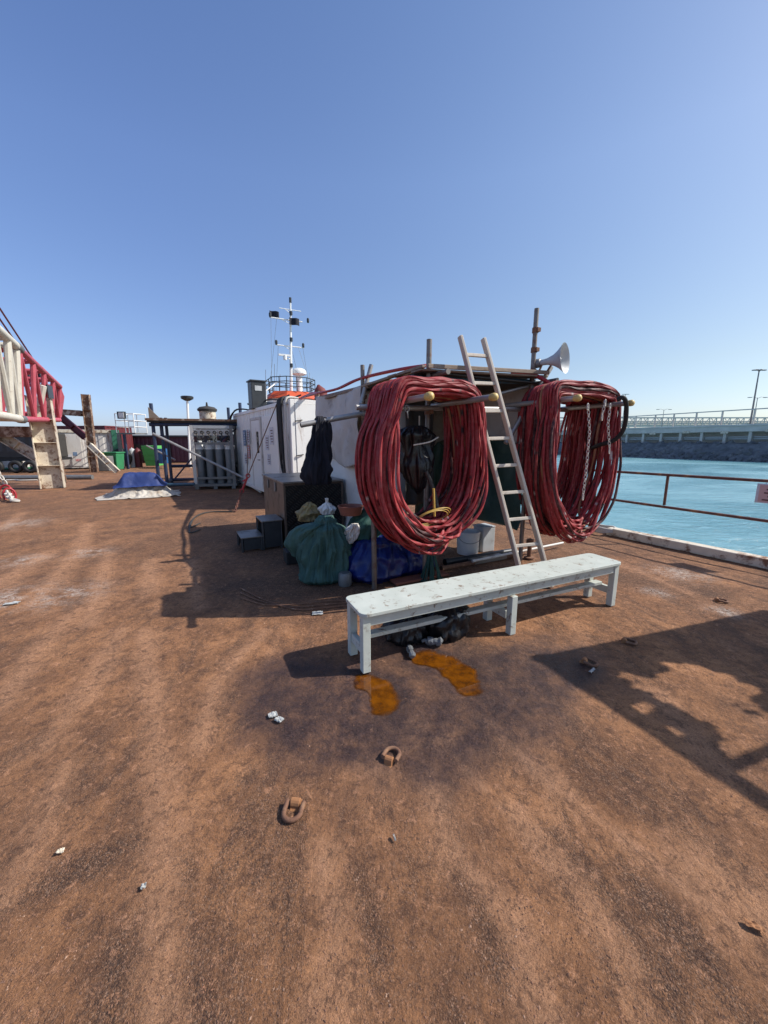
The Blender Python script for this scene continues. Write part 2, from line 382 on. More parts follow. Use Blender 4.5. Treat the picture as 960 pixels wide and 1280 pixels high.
def deck_fields(X, Y):
    h = (fbm(X * .9, Y * .9, 3, 3) - .45) * .03 + (fbm(X * 6, Y * 6, 3, 9) - .45) * .012
    wob = (fbm(X * 5, Y * 5, 3, 21) - .44) * .16
    streak = np.zeros(X.shape); dark = np.zeros(X.shape); wet = np.zeros(X.shape); pale = np.zeros(X.shape)
    for l, wd in STREAK: streak = np.maximum(streak, np.exp(-(np.maximum(0, dist_line(X, Y, pix(l)) + wob * .8) / wd) ** 2))
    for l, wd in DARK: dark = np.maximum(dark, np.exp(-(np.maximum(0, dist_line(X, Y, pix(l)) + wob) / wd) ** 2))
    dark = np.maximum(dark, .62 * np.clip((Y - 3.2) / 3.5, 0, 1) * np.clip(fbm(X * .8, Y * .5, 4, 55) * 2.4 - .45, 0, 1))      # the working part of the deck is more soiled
    for c, wd in PALE:
        q = G(*c); pale = np.maximum(pale, np.exp(-(np.hypot(X - q.x, Y - q.y) / wd) ** 2) * np.clip(fbm(X * 9, Y * 9, 3, 31) * 3.2 - .8, 0, 1))
    for pts, wd in PUD:
        d = dist_line(X, Y, pts) + (fbm(X * 8, Y * 8, 3, 5) - .44) * .15 + (fbm(X * 40, Y * 40, 2, 6) - .38) * .03
        h = h * np.clip((d - .05) / .3, 0, 1) + .003 * np.clip(1 - abs(d - .2) / .12, 0, 1) - .024 * np.exp(-(np.maximum(0, d) / (wd * .95)) ** 4)
        wet = np.maximum(wet, np.exp(-(np.maximum(0, d - wd + wob * 1.3) / .2) ** 2))
    wet = np.maximum(wet, np.exp(-(np.maximum(0, dist_line(X, Y, [(-.62, 2.35), (-.42, 2.0), (.0, 1.85), (.5, 2.0), (.85, 2.3), (1.3, 2.6)]) - .17 + wob * 1.9) / .18) ** 2) * .95)
    h = h - dark * .004 + streak * .005 + (fbm(X * 14, Y * 14, 3, 41) - .45) * .006 * (1 - np.clip(wet, 0, 1))
    return h, streak, dark, wet, pale
ps = [-.0] + list(np.arange(.03, 11.5, .026)) + grow(11.5, .03, 62, 1.13)
qs = sorted([-1.7 - x for x in grow(0, .04, 16, 1.25)]) + list(np.arange(-1.7, 5.2, .024)) + grow(5.2, .026, 42, 1.08)
Pg, Qg = np.meshgrid(np.array(ps), np.array(qs))
Xg = E0.x + ED.x * Qg + IN.x * Pg; Yg = E0.y + ED.y * Qg + IN.y * Pg
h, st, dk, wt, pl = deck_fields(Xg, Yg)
me = bpy.data.meshes.new('deck'); nyv, nxv = Xg.shape
co = np.stack([Xg, Yg, h - .004], -1).reshape(-1, 3).astype(np.float32)
ii = np.arange(nyv * nxv).reshape(nyv, nxv)
quads = np.stack([ii[:-1, :-1], ii[1:, :-1], ii[1:, 1:], ii[:-1, 1:]], -1).reshape(-1, 4)
me.vertices.add(len(co)); me.vertices.foreach_set('co', co.ravel())
me.loops.add(quads.size); me.loops.foreach_set('vertex_index', quads.ravel().astype(np.int32))
me.polygons.add(len(quads)); me.polygons.foreach_set('loop_start', np.arange(0, quads.size, 4, dtype=np.int32))
me.update(calc_edges=True); me.validate()
if me.polygons[0].normal.z < 0: me.flip_normals()
me.polygons.foreach_set('use_smooth', [True] * len(me.polygons))
at = me.color_attributes.new('mask', 'FLOAT_COLOR', 'POINT')
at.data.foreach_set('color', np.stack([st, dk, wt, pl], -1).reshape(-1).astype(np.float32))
def m_deck():
    m, nt, b = nodes('rusty_deck'); tc = nt.nodes.new('ShaderNodeTexCoord'); cn = tc.outputs['Object']
    a = N_(nt, 'ShaderNodeVertexColor', layer_name='mask'); sp = nt.nodes.new('ShaderNodeSeparateColor'); nt.links.new(a.outputs[0], sp.inputs[0])
    mp = nt.nodes.new('ShaderNodeMapping'); mp.inputs['Rotation'].default_value = (0, 0, rad(-28)); mp.inputs['Scale'].default_value = (3.2, .7, 1); nt.links.new(cn, mp.inputs[0])
    mp2 = nt.nodes.new('ShaderNodeMapping'); mp2.inputs['Rotation'].default_value = (0, 0, rad(12)); mp2.inputs['Scale'].default_value = (2.4, .8, 1); nt.links.new(cn, mp2.inputs[0])
    M_ = lambda a, b: mth(nt, 'MULTIPLY', a, b)
    fr = nt.nodes.new('ShaderNodeValToRGB'); nt.links.new(noise(nt, cn, 2.2, 13, .74, .25), fr.inputs[0]); fe = fr.color_ramp.elements
    fe[0].position = .31; fe[0].color = (.1, .047, .026, 1); fe[1].position = .7; fe[1].color = (.62, .3, .135, 1); e_ = fe.new(.5); e_.color = (.345, .16, .07, 1)
    col = mix(nt, ramp(nt, noise(nt, cn, .55, 6, .62, .4), .38, .66), fr.outputs[0], mix(nt, .45, fr.outputs[0], (.13, .066, .042)))
    soft = ramp(nt, noise(nt, mp2.outputs[0], 1.25, 11, .78, .7), .5, .59)                      # where coarse dark grit lies
    strk = ramp(nt, noise(nt, mp.outputs[0], 1.1, 11, .76, .5), .54, .63)
    g4 = ramp(nt, noise(nt, cn, 16, 8, .8), .36, .62); g5 = ramp(nt, noise(nt, cn, 34, 8, .82), .4, .6)
    dm = mth(nt, 'MAXIMUM', M_(soft, .75), sp.outputs[1])  # grit patches joined with the dark mask, painted shade included
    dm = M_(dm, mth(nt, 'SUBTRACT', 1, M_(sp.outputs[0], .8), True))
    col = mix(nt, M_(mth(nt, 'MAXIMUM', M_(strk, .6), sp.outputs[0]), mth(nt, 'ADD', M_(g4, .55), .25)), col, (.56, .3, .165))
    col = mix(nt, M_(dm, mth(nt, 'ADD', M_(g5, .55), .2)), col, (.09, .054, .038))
    # loose flakes: fine everywhere, coarse in the gritty patches
    v = N_(nt, 'ShaderNodeTexVoronoi', feature='F1', i_Scale=230.0, i_Randomness=1.0); nt.links.new(cn, v.inputs['Vector'])
    vs = nt.nodes.new('ShaderNodeSeparateColor'); nt.links.new(v.outputs['Color'], vs.inputs[0])
    v2 = N_(nt, 'ShaderNodeTexVoronoi', feature='F1', i_Scale=150.0); nt.links.new(cn, v2.inputs['Vector'])
    vs2 = nt.nodes.new('ShaderNodeSeparateColor'); nt.links.new(v2.outputs['Color'], vs2.inputs[0])
    col = mix(nt, M_(M_(ramp(nt, vs.outputs[0], .6, .7), mth(nt, 'ADD', M_(dm, .7), .2)), .8), col, (.07, .045, .035))
    col = mix(nt, M_(M_(ramp(nt, vs.outputs[1], .84, .9), mth(nt, 'ADD', M_(dm, .6), .25)), .7), col, (.52, .33, .22))
    col = mix(nt, M_(M_(ramp(nt, vs2.outputs[0], .8, .86), dm), .6), col, (.06, .04, .033))
    col = mix(nt, M_(M_(ramp(nt, vs2.outputs[1], .93, .96), dm), .45), col, (.4, .23, .15))
    # crusts and scuffs a few centimetres across, so that the deck stays rough further back
    col = mix(nt, M_(ramp(nt, noise(nt, cn, 11, 10, .86, .6), .52, .58), .65), col, (.085, .043, .028))
    col = mix(nt, M_(ramp(nt, noise(nt, cn, 27, 8, .86, .4), .54, .6), .65), col, (.065, .035, .025))
    col = mix(nt, M_(ramp(nt, noise(nt, cn, 19, 8, .86, .5), .55, .61), .6), col, (.62, .32, .18))
    fine = noise(nt, cn, 260, 4, .7)
    col = mix(nt, M_(ramp(nt, fine, .48, .66), .5), col, (.085, .042, .027))
    col = mix(nt, M_(ramp(nt, noise(nt, cn, 190, 4, .7), .55, .72), .45), col, (.48, .26, .145))
    col = mix(nt, M_(M_(a.outputs['Alpha'], ramp(nt, noise(nt, cn, 26, 7, .85), .45, .54)), 1.0), col, (.52, .43, .36))
    wetn = M_(sp.outputs[2], mth(nt, 'ADD', M_(ramp(nt, noise(nt, cn, 7, 6, .75), .35, .6), .45), .55))
    col = mix(nt, M_(wetn, .96), col, mix(nt, ramp(nt, noise(nt, cn, 90, 5, .75), .4, .62), (.02, .012, .015), (.085, .052, .053)))
    nt.links.new(col, b.inputs['Base Color'])
    nt.links.new(mth(nt, 'SUBTRACT', .92, M_(wetn, .62)), b.inputs['Roughness'])
    b.inputs['Specular IOR Level'].default_value = .3
    hs = mth(nt, 'ADD', M_(noise(nt, cn, 70, 7, .78), .9), M_(noise(nt, cn, 14, 8, .72), 2.6))
    hs = mth(nt, 'ADD', hs, M_(M_(v2.outputs['Distance'], dm), -.5)); hs = mth(nt, 'ADD', hs, M_(M_(v.outputs['Distance'], mth(nt, 'ADD', dm, .3)), -.35))
    hs = mth(nt, 'ADD', hs, M_(noise(nt, cn, 220, 3, .6), mth(nt, 'ADD', M_(mth(nt, 'MAXIMUM', dm, wetn), .8), .25)))
    bump(nt, b, hs, .95, .012)
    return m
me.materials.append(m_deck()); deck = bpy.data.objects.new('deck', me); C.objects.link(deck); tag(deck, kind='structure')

mb = MB(); q0, q1 = E0 - ED * 17.5, E0 + ED * 42
mb.prism([q0 - Z * .06, q1 - Z * .06, q1 + IN * 62 - Z * .06, q0 + IN * 62 - Z * .06], -Z * 4)
tag(mb.build('barge_hull', m_rust), kind='structure')

# loose grit and stones on the deck
def stones(cnt, smin, smax, region):
    mb = MB(); oct_ = [V((1, 0, 0)), V((-1, 0, 0)), V((0, 1, 0)), V((0, -1, 0)), V((0, 0, .7)), V((0, 0, -.4))]
    fo = [(0, 2, 4), (2, 1, 4), (1, 3, 4), (3, 0, 4), (2, 0, 5), (1, 2, 5), (3, 1, 5), (0, 3, 5)]
    pts = []
    while len(pts) < cnt:
        p = region()
        if vnoise(np.array([p.x * 1.7]), np.array([p.y * 1.7]), 77)[0] > random.random() * .9 + .12: pts.append(p)
    X = np.array([p.x for p in pts]); Y = np.array([p.y for p in pts]); hh = deck_fields(X, Y)[0]
    for p, hz in zip(pts, hh):
        s = smin + (smax - smin) * random.random() ** 3; a = random.random() * PI
        ca, sa = math.cos(a), math.sin(a); sx, sy, sz = s * random.uniform(.7, 1.4), s * random.uniform(.5, 1), s * random.uniform(.4, .9)
        vv = []
        for q in oct_:
            x, y, z = q.x * sx * random.uniform(.7, 1.2), q.y * sy * random.uniform(.7, 1.2), q.z * sz
            vv.append((p.x + x * ca - y * sa, p.y + x * sa + y * ca, hz - .003 + z))
        mb.add(vv, fo)
    return mb
def reg_near():
    y = .75 + 3.6 * random.random() ** 1.6; return V((random.uniform(-1.15, 1.15) * (y + .35), y, 0))
def reg_far():
    return V((random.uniform(-7, 4), random.uniform(3, 9), 0))
m_grit = M('deck_grit', (.26, .125, .07), (.13, .07, .045), 9, .9, dirt=(.42, .26, .17), dth=(.56, .64), dscale=14, bmp=0)
tag(stones(19000, .0012, .0052, reg_near).build('gravel', m_grit), 'rusty brown grit and flakes strewn over the near deck', 'gravel', kind='stuff')
tag(stones(5000, .003, .013, reg_far).build('gravel', m_grit), 'coarser brown stones strewn over the deck further back', 'gravel', kind='stuff')

# puddles of orange water
def m_pud():
    m, nt, b = nodes('orange_water'); co = coords(nt)
    dp = N_(nt, 'ShaderNodeVertexColor', layer_name='tint'); sp = nt.nodes.new('ShaderNodeSeparateColor'); nt.links.new(dp.outputs[0], sp.inputs[0])
    col = mix(nt, ramp(nt, noise(nt, co, 11, 6, .7), .38, .66), (.185, .058, .003), (.055, .017, .003))
    nt.links.new(col, b.inputs['Base Color']); b.inputs['Roughness'].default_value = .03; b.inputs['Specular IOR Level'].default_value = .5
    nt.links.new(ramp(nt, mth(nt, 'ADD', sp.outputs[0], mth(nt, 'MULTIPLY', mth(nt, 'SUBTRACT', noise(nt, co, 60, 5, .7), .5), .35)), .02, .85, (0, 0, 0), (.96, .96, .96)), b.inputs['Alpha'])
    bump(nt, b, noise(nt, co, 30, 2), .015, .002); return m
mp_ = m_pud()
for i, (pts, wd_) in enumerate(PUD):
    xs = [p[0] for p in pts]; ys = [p[1] for p in pts]; nn = 64; e_ = .3
    gx, gy = np.meshgrid(np.linspace(min(xs) - e_, max(xs) + e_, nn), np.linspace(min(ys) - e_, max(ys) + e_, nn))
    hd2 = deck_fields(gx, gy)[0] - .004; zp = -.0125; dep = zp - hd2; near = dist_line(gx, gy, pts) < wd_ * 1.6
    keep = (dep > -.004) & near; mb = MB(); mb.c = []; mb.v = [V((gx[r, c], gy[r, c], zp)) for r in range(nn) for c in range(nn)]
    mb.c = [(float(np.clip(dep[r, c] / .014, 0, 1)),) * 3 + (1,) for r in range(nn) for c in range(nn)]
    mb.f = [(r * nn + c, r * nn + c + 1, (r + 1) * nn + c + 1, (r + 1) * nn + c) for r in range(nn - 1) for c in range(nn - 1) if keep[r:r + 2, c:c + 2].all()]
    one(mb, 'puddle', mp_, ['orange rusty puddle touching the near left leg of the bench', 'longer orange rusty puddle under the middle of the bench'][i], 'puddle', (sum(xs) / len(xs), sum(ys) / len(ys), zp), smooth=180)

# ------------------------------------------------------------------ water
def m_water():
    m, nt, b = nodes('sea_water'); tc = nt.nodes.new('ShaderNodeTexCoord')
    mp = nt.nodes.new('ShaderNodeMapping'); mp.inputs['Scale'].default_value = (.8, 1.5, 1); mp.inputs['Rotation'].default_value = (0, 0, rad(-18)); nt.links.new(tc.outputs['Object'], mp.inputs[0])
    n1 = noise(nt, mp.outputs[0], .9, 6, .62, .6); n2 = ramp(nt, noise(nt, mp.outputs[0], .045, 5, .65, .8), .38, .62)
    col = mix(nt, n2, (.13, .33, .38), (.21, .4, .43))
    nt.links.new(col, b.inputs['Base Color']); nt.links.new(ramp(nt, n2, 0, 1, (.1, .1, .1), (.3, .3, .3)), b.inputs['Roughness']); b.inputs['Specular IOR Level'].default_value = .5
    bump(nt, b, n1, .8, .25); return m
mb = MB(); mb.sheet(lambda a, b: V((-6000 + 12000 * a, -3000 + 12000 * b, -2.5)), 8, 8)
tag(mb.build('water', m_water()), kind='structure')

# ------------------------------------------------------------------ bench
b0, b1 = V((-.15, 2.41, 0)), V((2.32, 3.57, 0)); bu = (b1 - b0).normalized(); bn = V((-bu.y, bu.x, 0)); BL = (b1 - b0).length; BW = .36
def B(a, c, z): return b0 + bu * a + bn * c + Z * z
bench = thing('bench', 'long pale grey green painted wooden bench with six legs standing over orange puddles', 'bench', B(BL / 2, BW / 2, 0))
mb = MB(); r = .055; poly = []
for cx, cy, a0 in ((BL - r, r, -90), (BL - r, BW - r, 0), (r, BW - r, 90), (r, r, 180)):
    for k in range(7):
        a = rad(a0 + 15 * k); poly.append(B(cx + r * math.cos(a), cy + r * math.sin(a), .425))
mb.prism(poly, Z * .027); mb.build('seat', m_bench, bench, bevel=.004)
for c in (.03, BW - .055):
    mb = MB(); mb.obox(B(.05, c, .345), bu * (BL - .1), bn * .025, Z * .079); mb.build('apron', m_bench, bench, bevel=.003)
for a in (.06, BL - .085):
    mb = MB(); mb.obox(B(a, .056, .345), bu * .025, bn * (BW - .113), Z * .079); mb.build('end_apron', m_bench, bench, bevel=.003)
for a in (.015, BL / 2 - .03, BL - .08):
    for c in (-.0, BW - .062):
        if a == .015 or a > BL - .1: c = .022 if c == 0 else c - .022
        mb = MB(); mb.obox(B(a, c if a != BL / 2 - .03 else c + (.002 if c == 0 else -.002), 0), bu * .06, bn * .06, Z * (.4245 if abs(a - BL / 2 + .03) > .01 else .34)); mb.build('leg', m_bench, bench, bevel=.004)
for a in (.027, BL / 2 - .018, BL - .068):
    mb = MB(); mb.obox(B(a, .083, .115), bu * .036, bn * (BW - .166), Z * .07); mb.build('crossbar', m_bench, bench, bevel=.003)
mb = MB(); mb.obox(B(.064, BW / 2 - .035, .1855), bu * (BL - .133), bn * .07, Z * .03); mb.build('stretcher', m_bench, bench, bevel=.003)

# ------------------------------------------------------------------ the work shelter of scaffold tube and tarpaulin
RB = .62; RC = 2.3                   # roof corner posts along the front
shel = thing('work_shelter', 'scaffold tube shelter with plank roof and grey tarpaulin walls behind the red hose coils', 'shelter', L(1.1, -1, 0))
T = .0285
def tubepart(name, p0, p1, mat=m_tube, r=T, parent=shel, n=12):
    mb = MB(); mb.tube([p0, p1], r, n); return mb.build(name, mat, parent, smooth=40)
for (w_, s_, z0, z1, tw, ts) in ((-.03, 0, 0, 2.04, -.01, 0), (RB, .02, 0, 2.66, 0, 0), (RC - .1, .0, 0, 3.2, 0, 0), (.5, -1.37, 0, 2.62, -.02, 0), (.5, -3.35, 0, 2.5, 0, 0), (RC, -3.2, 0, 2.5, 0, 0)):
    p = tubepart('post', L(w_, s_, z0), L(w_ + tw, s_ + ts, z1))
    if z1 > 2.55:
        for zz in ((1.92, 2.2) if w_ < 2 else (2.05, 2.42, 2.72, 2.95)):
            mb = MB(); f = zz / z1; c = L(w_ + tw * f, s_ + ts * f, zz)
            mb.cyl(c - Z * .03, c + Z * .03, .038, 10); mb.cbox(c + N * .03 + U * .01, U * .05, N * .05, Z * .045); mb.cyl(c + U * .03 - N * .03, c + U * .075 - N * .03, .008, 6)
            mb.build('clamp', m_rust, p, smooth=35)
tubepart('post', L(.42, -1.3, 2.1), L(.58, -1.3, 2.62), m_tubegrey)            # the second, leaning stub at the corner
# the rails
tubepart('rail', L(-.25, .055, 1.93), L(2.95, .055, 2.02), m_tubegrey)
tubepart('rail', L(.45, -.06, 2.27), L(2.42, -.06, 2.36), m_bluepaint, .032)
tubepart('rail', L(RB + .05, .3, 2.30), L(RB + .05, -3.4, 2.26))
tubepart('rail', L(.5, -1.2, 2.33), L(.5, -3.5, 2.38))
tubepart('rail', L(RC - .0, .3, 2.33), L(RC, -3.4, 2.28))
jr0, jr1 = V((-.25, 5.5, 1.99)), V((-1.08, 5.09, 1.81))
tubepart('rail', jr0, jr1, m_tubegrey, .036)
mb = MB(); q_ = (jr1 - jr0).normalized(); mb.cyl(jr1 - q_ * .01, jr1 + q_ * .002, .029, 12); mb.build('tube_mouth', m_dullblack, shel)  # black disc paints the dark hollow onto the solid tube end
tubepart('brace', L(1.72, .09, 1.58), L(2.42, .09, 2.52), m_tubegrey)
tubepart('brace', L(1.0, -.03, 2.0), L(2.2, -.03, 2.3), m_tubegrey, .018)
# arms that carry the hose coils, each with its yellow end cap
ARMS = ((.04, 1.965), (.74, 1.995), (1.89, 2.045), (2.82, 2.035))
for w_, z_ in ARMS:
    a = tubepart('hanger_arm', L(w_, -.15, z_ - .0), L(w_, .9, z_), m_tubegrey)
    mb = MB(); mb.lathe([(.0, -.045), (.03, -.045), (.034, -.03), (.037, 0), (.034, .018), (.02, .03), (.0, .034)], L(w_, .9, z_), N, 16, cap=False)
    mb.build('end_cap', m_cap, a, smooth=50)
# roof: old boards over a dark sheet
mb = MB(); mb.obox(L(RB - .12, .08, 2.315), U * (RC - RB + .16), -N * 3.4, Z * .012); o = mb.build('roof_sheet', m_dullblack, shel)
for k in range(13):
    s = .02 - k * .25; mb = MB(); z = 2.33 + .012 * (k % 3)
    p0, p1 = L(RB - .2 + .12 * random.random(), s, z + random.uniform(0, .006)), L(RC - .04 + .08 * random.random(), s + random.uniform(-.02, .02), z + .07)
    mb.bar(p0, p1, .2, .02); mb.build('roof_board', m_plank, shel, bevel=.004)
mb = MB(); mb.bar(L(RB - .1, .145, 2.365), L(RC + .02, .145, 2.44), .03, .045); mb.build('roof_edge_timber', m_plank, shel, bevel=.006)
mb = MB(); mb.bar(L(RB - .14, .14, 2.36), L(RB - .14, -3.35, 2.32), .05, .03); mb.build('roof_edge_timber', m_plank, shel, bevel=.006)
# tarpaulins
def cloth(pt, amp, sc_, nx=60, ny=40, seed=0, fold=0, ff=20):
    def f(a, b):
        p, nrm = pt(a, b); k = nz((p.x + seed, p.y, p.z), sc_) + .5 * nz((p.x, p.y + seed, p.z), sc_ * 2.3)
        return p + nrm * (amp * k + fold * math.sin(ff * a + 3 * b + 2.5 * nz((a * 3 + seed, b * 2, 0))) * (.3 + .7 * b))
    return f
def part_cloth(name, pt, mat, amp=.05, sc_=2.0, seed=0, nx=60, ny=40, fold=0, ff=20, parent=shel, solid=.004):
    mb = MB(); mb.sheet(cloth(pt, amp, sc_, nx, ny, seed, fold, ff), nx, ny); return mb.build(name, mat, parent, smooth=180, solid=solid)
sag = lambda a: .05 * math.sin(PI * a)
part_cloth('tarp_wall', lambda a, b: (L(.46 - .04 * math.sin(b * 3), -1.36 - 2.0 * a, 2.35 + .05 * a - sag(a) - b * (1.0 + .12 * math.sin(a * 5))), -U), m_tarpgrey, .05, 2.2, 1, fold=.022, ff=16)
part_cloth('tarp_wall', lambda a, b: (L(.53 - .03 * b, -1.4 - 1.95 * a, 1.7 - b * 1.62), -U), m_tarpwhite, .03, 1.6, 5, fold=.014, ff=9)
part_cloth('tarp_roof', lambda a, b: (L(.46 + .2 * b, -1.3 - 2.1 * a, 2.35 + .05 * a - sag(a) + .02 * b), Z), m_tarpgrey, .02, 2, 3)
part_cloth('tarp_wall', lambda a, b: (L(.5 + .72 * a, -1.42, 2.3 - b * 2.0), N), m_tarpwhite, .03, 1.6, 9, fold=.02, ff=9)
part_cloth('tarp_wall', lambda a, b: (L(.5 + 1.8 * a, -3.1, 2.28 - b * 1.9), N), m_tarpgrey, .05, 1.6, 11, fold=.03, ff=22)
part_cloth('shade_sheet', lambda a, b: (L(1.12 + .5 * a, -1.3, 2.25 - b * 1.6), N), m_dullblack, .04, 2.2, 18, fold=.03, ff=12)  # dark cloth put in for the shade behind the opening
part_cloth('tarp_wall', lambda a, b: (L(RC + .0, .02 - 3.0 * a, 2.3 - b * 1.0), -U), m_tarpgrey, .05, 2, 21, fold=.03, ff=14)
part_cloth('green_tarp', lambda a, b: (L(RC - .05 - .1 * b, -.02 - 2.8 * a, 1.75 - .5 * abs(a - .42) * (1 - b) - b * 1.33), -U), m_tarpgreen, .06, 2, 15, fold=.05, ff=15)
part_cloth('green_tarp', lambda a, b: (L(1.45 + .7 * a, -1.5, 1.6 - .5 * abs(a - .6) * (1 - b) - b * 1.2), N), m_tarpgreen, .06, 2, 17, fold=.05, ff=11)

# ------------------------------------------------------------------ hose coils
def hose_coil(name, label, w0, w1, za, s0, s1, bl, br, top, zlo, zhi, loops, layers, seed, narrow=0.0):
    rr = random.Random(seed); P = 84
    per = max(1, math.ceil(loops / layers)); par = []
    for i in range(loops + 1):
        k = i % per; lay = i // per
        s = s0 + (s1 - s0) * ((k + .5) / per if lay % 2 == 0 else 1 - (k + .5) / per) + rr.uniform(-.015, .015)
        par.append(dict(s=s, lay=lay, zb=zlo + (zhi - zlo) * (.55 * (1 - lay / max(1, layers - 1)) + .45 * rr.random() ** 1.5), ds=rr.uniform(-.14, .14), jl=rr.uniform(-.05, .05), jr=rr.uniform(-.1, .05), jt=rr.uniform(-.02, .02),
                        sk=rr.uniform(-.07, .07), k1=rr.uniform(-.06, .06), col=rr.random()))
    pts = []; tint = []
    wm = (w0 + w1) / 2; bl0 = bl
    def shape(q):
        bl = bl0 - narrow * (s1 - q['s'])
        e = .004 + .023 * q['lay']
        xl, xr = w0 - bl - e + q['jl'], w1 + br + e + q['jr']; zc = za - .72 + q['k1']; bc, ba, bb = (xl + xr) / 2 + q['sk'], (xr - xl) / 2, zc - q['zb'] + e * .4
        cp = [(w0 + max(0, -bl) - .01 - e * .6, za + .05 + e), (w0 + (w1 - w0) * .3, za + top * .85 + e + q['jt']), (wm + .08, za + top + e + q['jt']), (w1 - .08, za + top * .72 + e), (w1 + .03 + e * .6, za + .02 + e * .4),
              (w1 + br * .8 + e + q['jr'] * .5, za - .34)]
        for an in (0, 28, 55, 75, 90, 105, 125, 152, 180):
            f = math.sin(rad(an)); c_ = bc * f + (xl + xr) / 2 * (1 - f)
            cp.append((c_ + ba * math.cos(rad(an)) * (1 - .12 * f), zc - bb * f))
        cp += [(xl + bl * .1, za - .34), (w0 - bl * .6 - e * .8, za - .1)]
        return catmull([V((a, 0, b)) for a, b in cp], 11, True)
    shapes = [shape(q) for q in par]; K = len(shapes[0]); half = 54      # the loops change over at the bottom
    for i in range(loops):
        for j in range(K):
            jj = (j + K * 10 // 17) % K
            t = j / K; a = shapes[i][jj]; b = shapes[i + 1][jj]; f = max(0, min(1, (t - .82) / .18)); f = f * f * (3 - 2 * f)
            p = a.lerp(b, f); q, q2 = par[i], par[i + 1]
            low = max(0, min(1, (za - p.z) / 1.4))
            s = (q['s'] + q['ds'] * low) * (1 - f) + (q2['s'] + q2['ds'] * low) * f
            wob = .012 * low * nz((i * 3.1, j * .065, seed))
            pts.append(L(p.x + wob, s + .02 * low * nz((i * 1.7 + 9, j * .055, seed)), p.z))
            c = (.19 + .17 * q['col'], .015 + .014 * q['col'], .019 + .016 * q['col'])
            u = nz((i * 2.3, j * .035, seed + 4)); 
            if q['col'] > .9: c = (.04, .014, .016)
            elif q['col'] < .06: c = (.34, .16, .08)
            if .3 < u < .308: c = (.5, .42, .38)
            if -.345 < u < -.325: c = (.03, .02, .022)
            tint.append(c)
    mb = MB(); n = 9; x = None; vs = []; fs = []; cols = []
    for i, p in enumerate(pts):
        t = (pts[min(i + 1, len(pts) - 1)] - pts[max(i - 1, 0)]).normalized()
        if x is None: x, y = ring_frame(t)
        x = (x - t * x.dot(t)).normalized(); y = t.cross(x); tw = i * .17
        for j in range(n):
            a = 2 * PI * j / n; rad_ = .0146 * (1 + .13 * math.cos(3 * a))
            vs.append(p + (x * math.cos(a + tw) + y * math.sin(a + tw)) * rad_)
            sh = .75 + .25 * math.cos(3 * a); cols.append((tint[i][0], tint[i][1], tint[i][2], 1))
    k = len(pts)
    for i in range(k - 1):
        for j in range(n): fs.append((i * n + j, i * n + (j + 1) % n, (i + 1) * n + (j + 1) % n, (i + 1) * n + j))
    mb.v = vs; mb.f = fs; mb.c = cols
    t = thing(name, label, 'hose coil', L(wm, (s0 + s1) / 2, zlo), 'coils of red hose hung on the shelter arms')
    mb.build('hose', m_umb, t, smooth=60)
    return t
c1 = hose_coil('hose_coil', 'big coil of red hose hung left of the ladder, black bag inside', .04, .74, 1.965, .06, .62, .145, .13, .09, .52, .82, 78, 6, 5)
c2 = hose_coil('hose_coil', 'coil of red hose hung right of the ladder, with chains and black tail', 1.89, 2.82, 2.04, .02, .72, .04, .02, .085, .42, .72, 88, 6, 8, .42)
# brass coloured loop and lashings at the foot of the first coil
mb = MB(); q = Lpix(541, 648, .5)
for k in range(3):
    mb.tube([q + U * (.17 + .01 * k) * math.cos(a * .3) + (N * .5 + Z * .55) * .17 * math.sin(a * .3 + k * .15) + Z * .012 * k for a in range(22)], .0045, 6, closed=False)
mb.tube([q + Z * .3, q + Z * .16 + U * .01, q + Z * .02 + U * .02], .012, 8); mb.build('yellow_cord', m_brassy, c1, smooth=60)
mb = MB(); mb.tube(catmull([L(.42, .3, 1.3), L(.47, .32, 1.18), L(.5, .36, 1.05), L(.49, .42, .92)], 6), .022, 10); mb.build('hose_end', m_dullblack, c1, smooth=60)
# shackle on the first arm
mb = MB(); chain(mb, [Lpix(508, 507, .6), Lpix(510, 522, .6)], .06, .006); mb.build('shackle', m_steel, c1, smooth=60)
# chains, snap hooks and black tail on the second coil
for pts in ([(735, 505), (737, 540), (733, 585), (729, 618)], [(763, 505), (760, 530), (762, 560)], [(757, 500), (753, 518)]):
    mb = MB(); w_ = [Lpix(x, y, .86) for x, y in pts]; chain(mb, w_, .045, .004)
    for p in (w_[0], w_[-1]): mb.torus(p - Z * .03, N + U * .4, .022, .006, 14, 6, 1.6)
    mb.build('chain', m_rope, c2, smooth=60)
mb = MB(); mb.tube(catmull([Lpix(771, 500, .85), Lpix(779, 497, .9), Lpix(783, 508, .9), Lpix(780, 535, .85), Lpix(768, 550, .75), Lpix(750, 556, .6), Lpix(735, 562, .4)], 8), .025, 10); mb.build('hose_end', m_black, c2, smooth=60)
mb = MB(); mb.tube(catmull([Lpix(640, 466, .0), Lpix(662, 467, .05), Lpix(682, 476, .2), Lpix(700, 490, .35), Lpix(712, 505, .45)], 8), .024, 10); mb.c = [(.36, .02, .03, 1)] * len(mb.v); mb.build('hose_end', m_umb, c2, smooth=60)

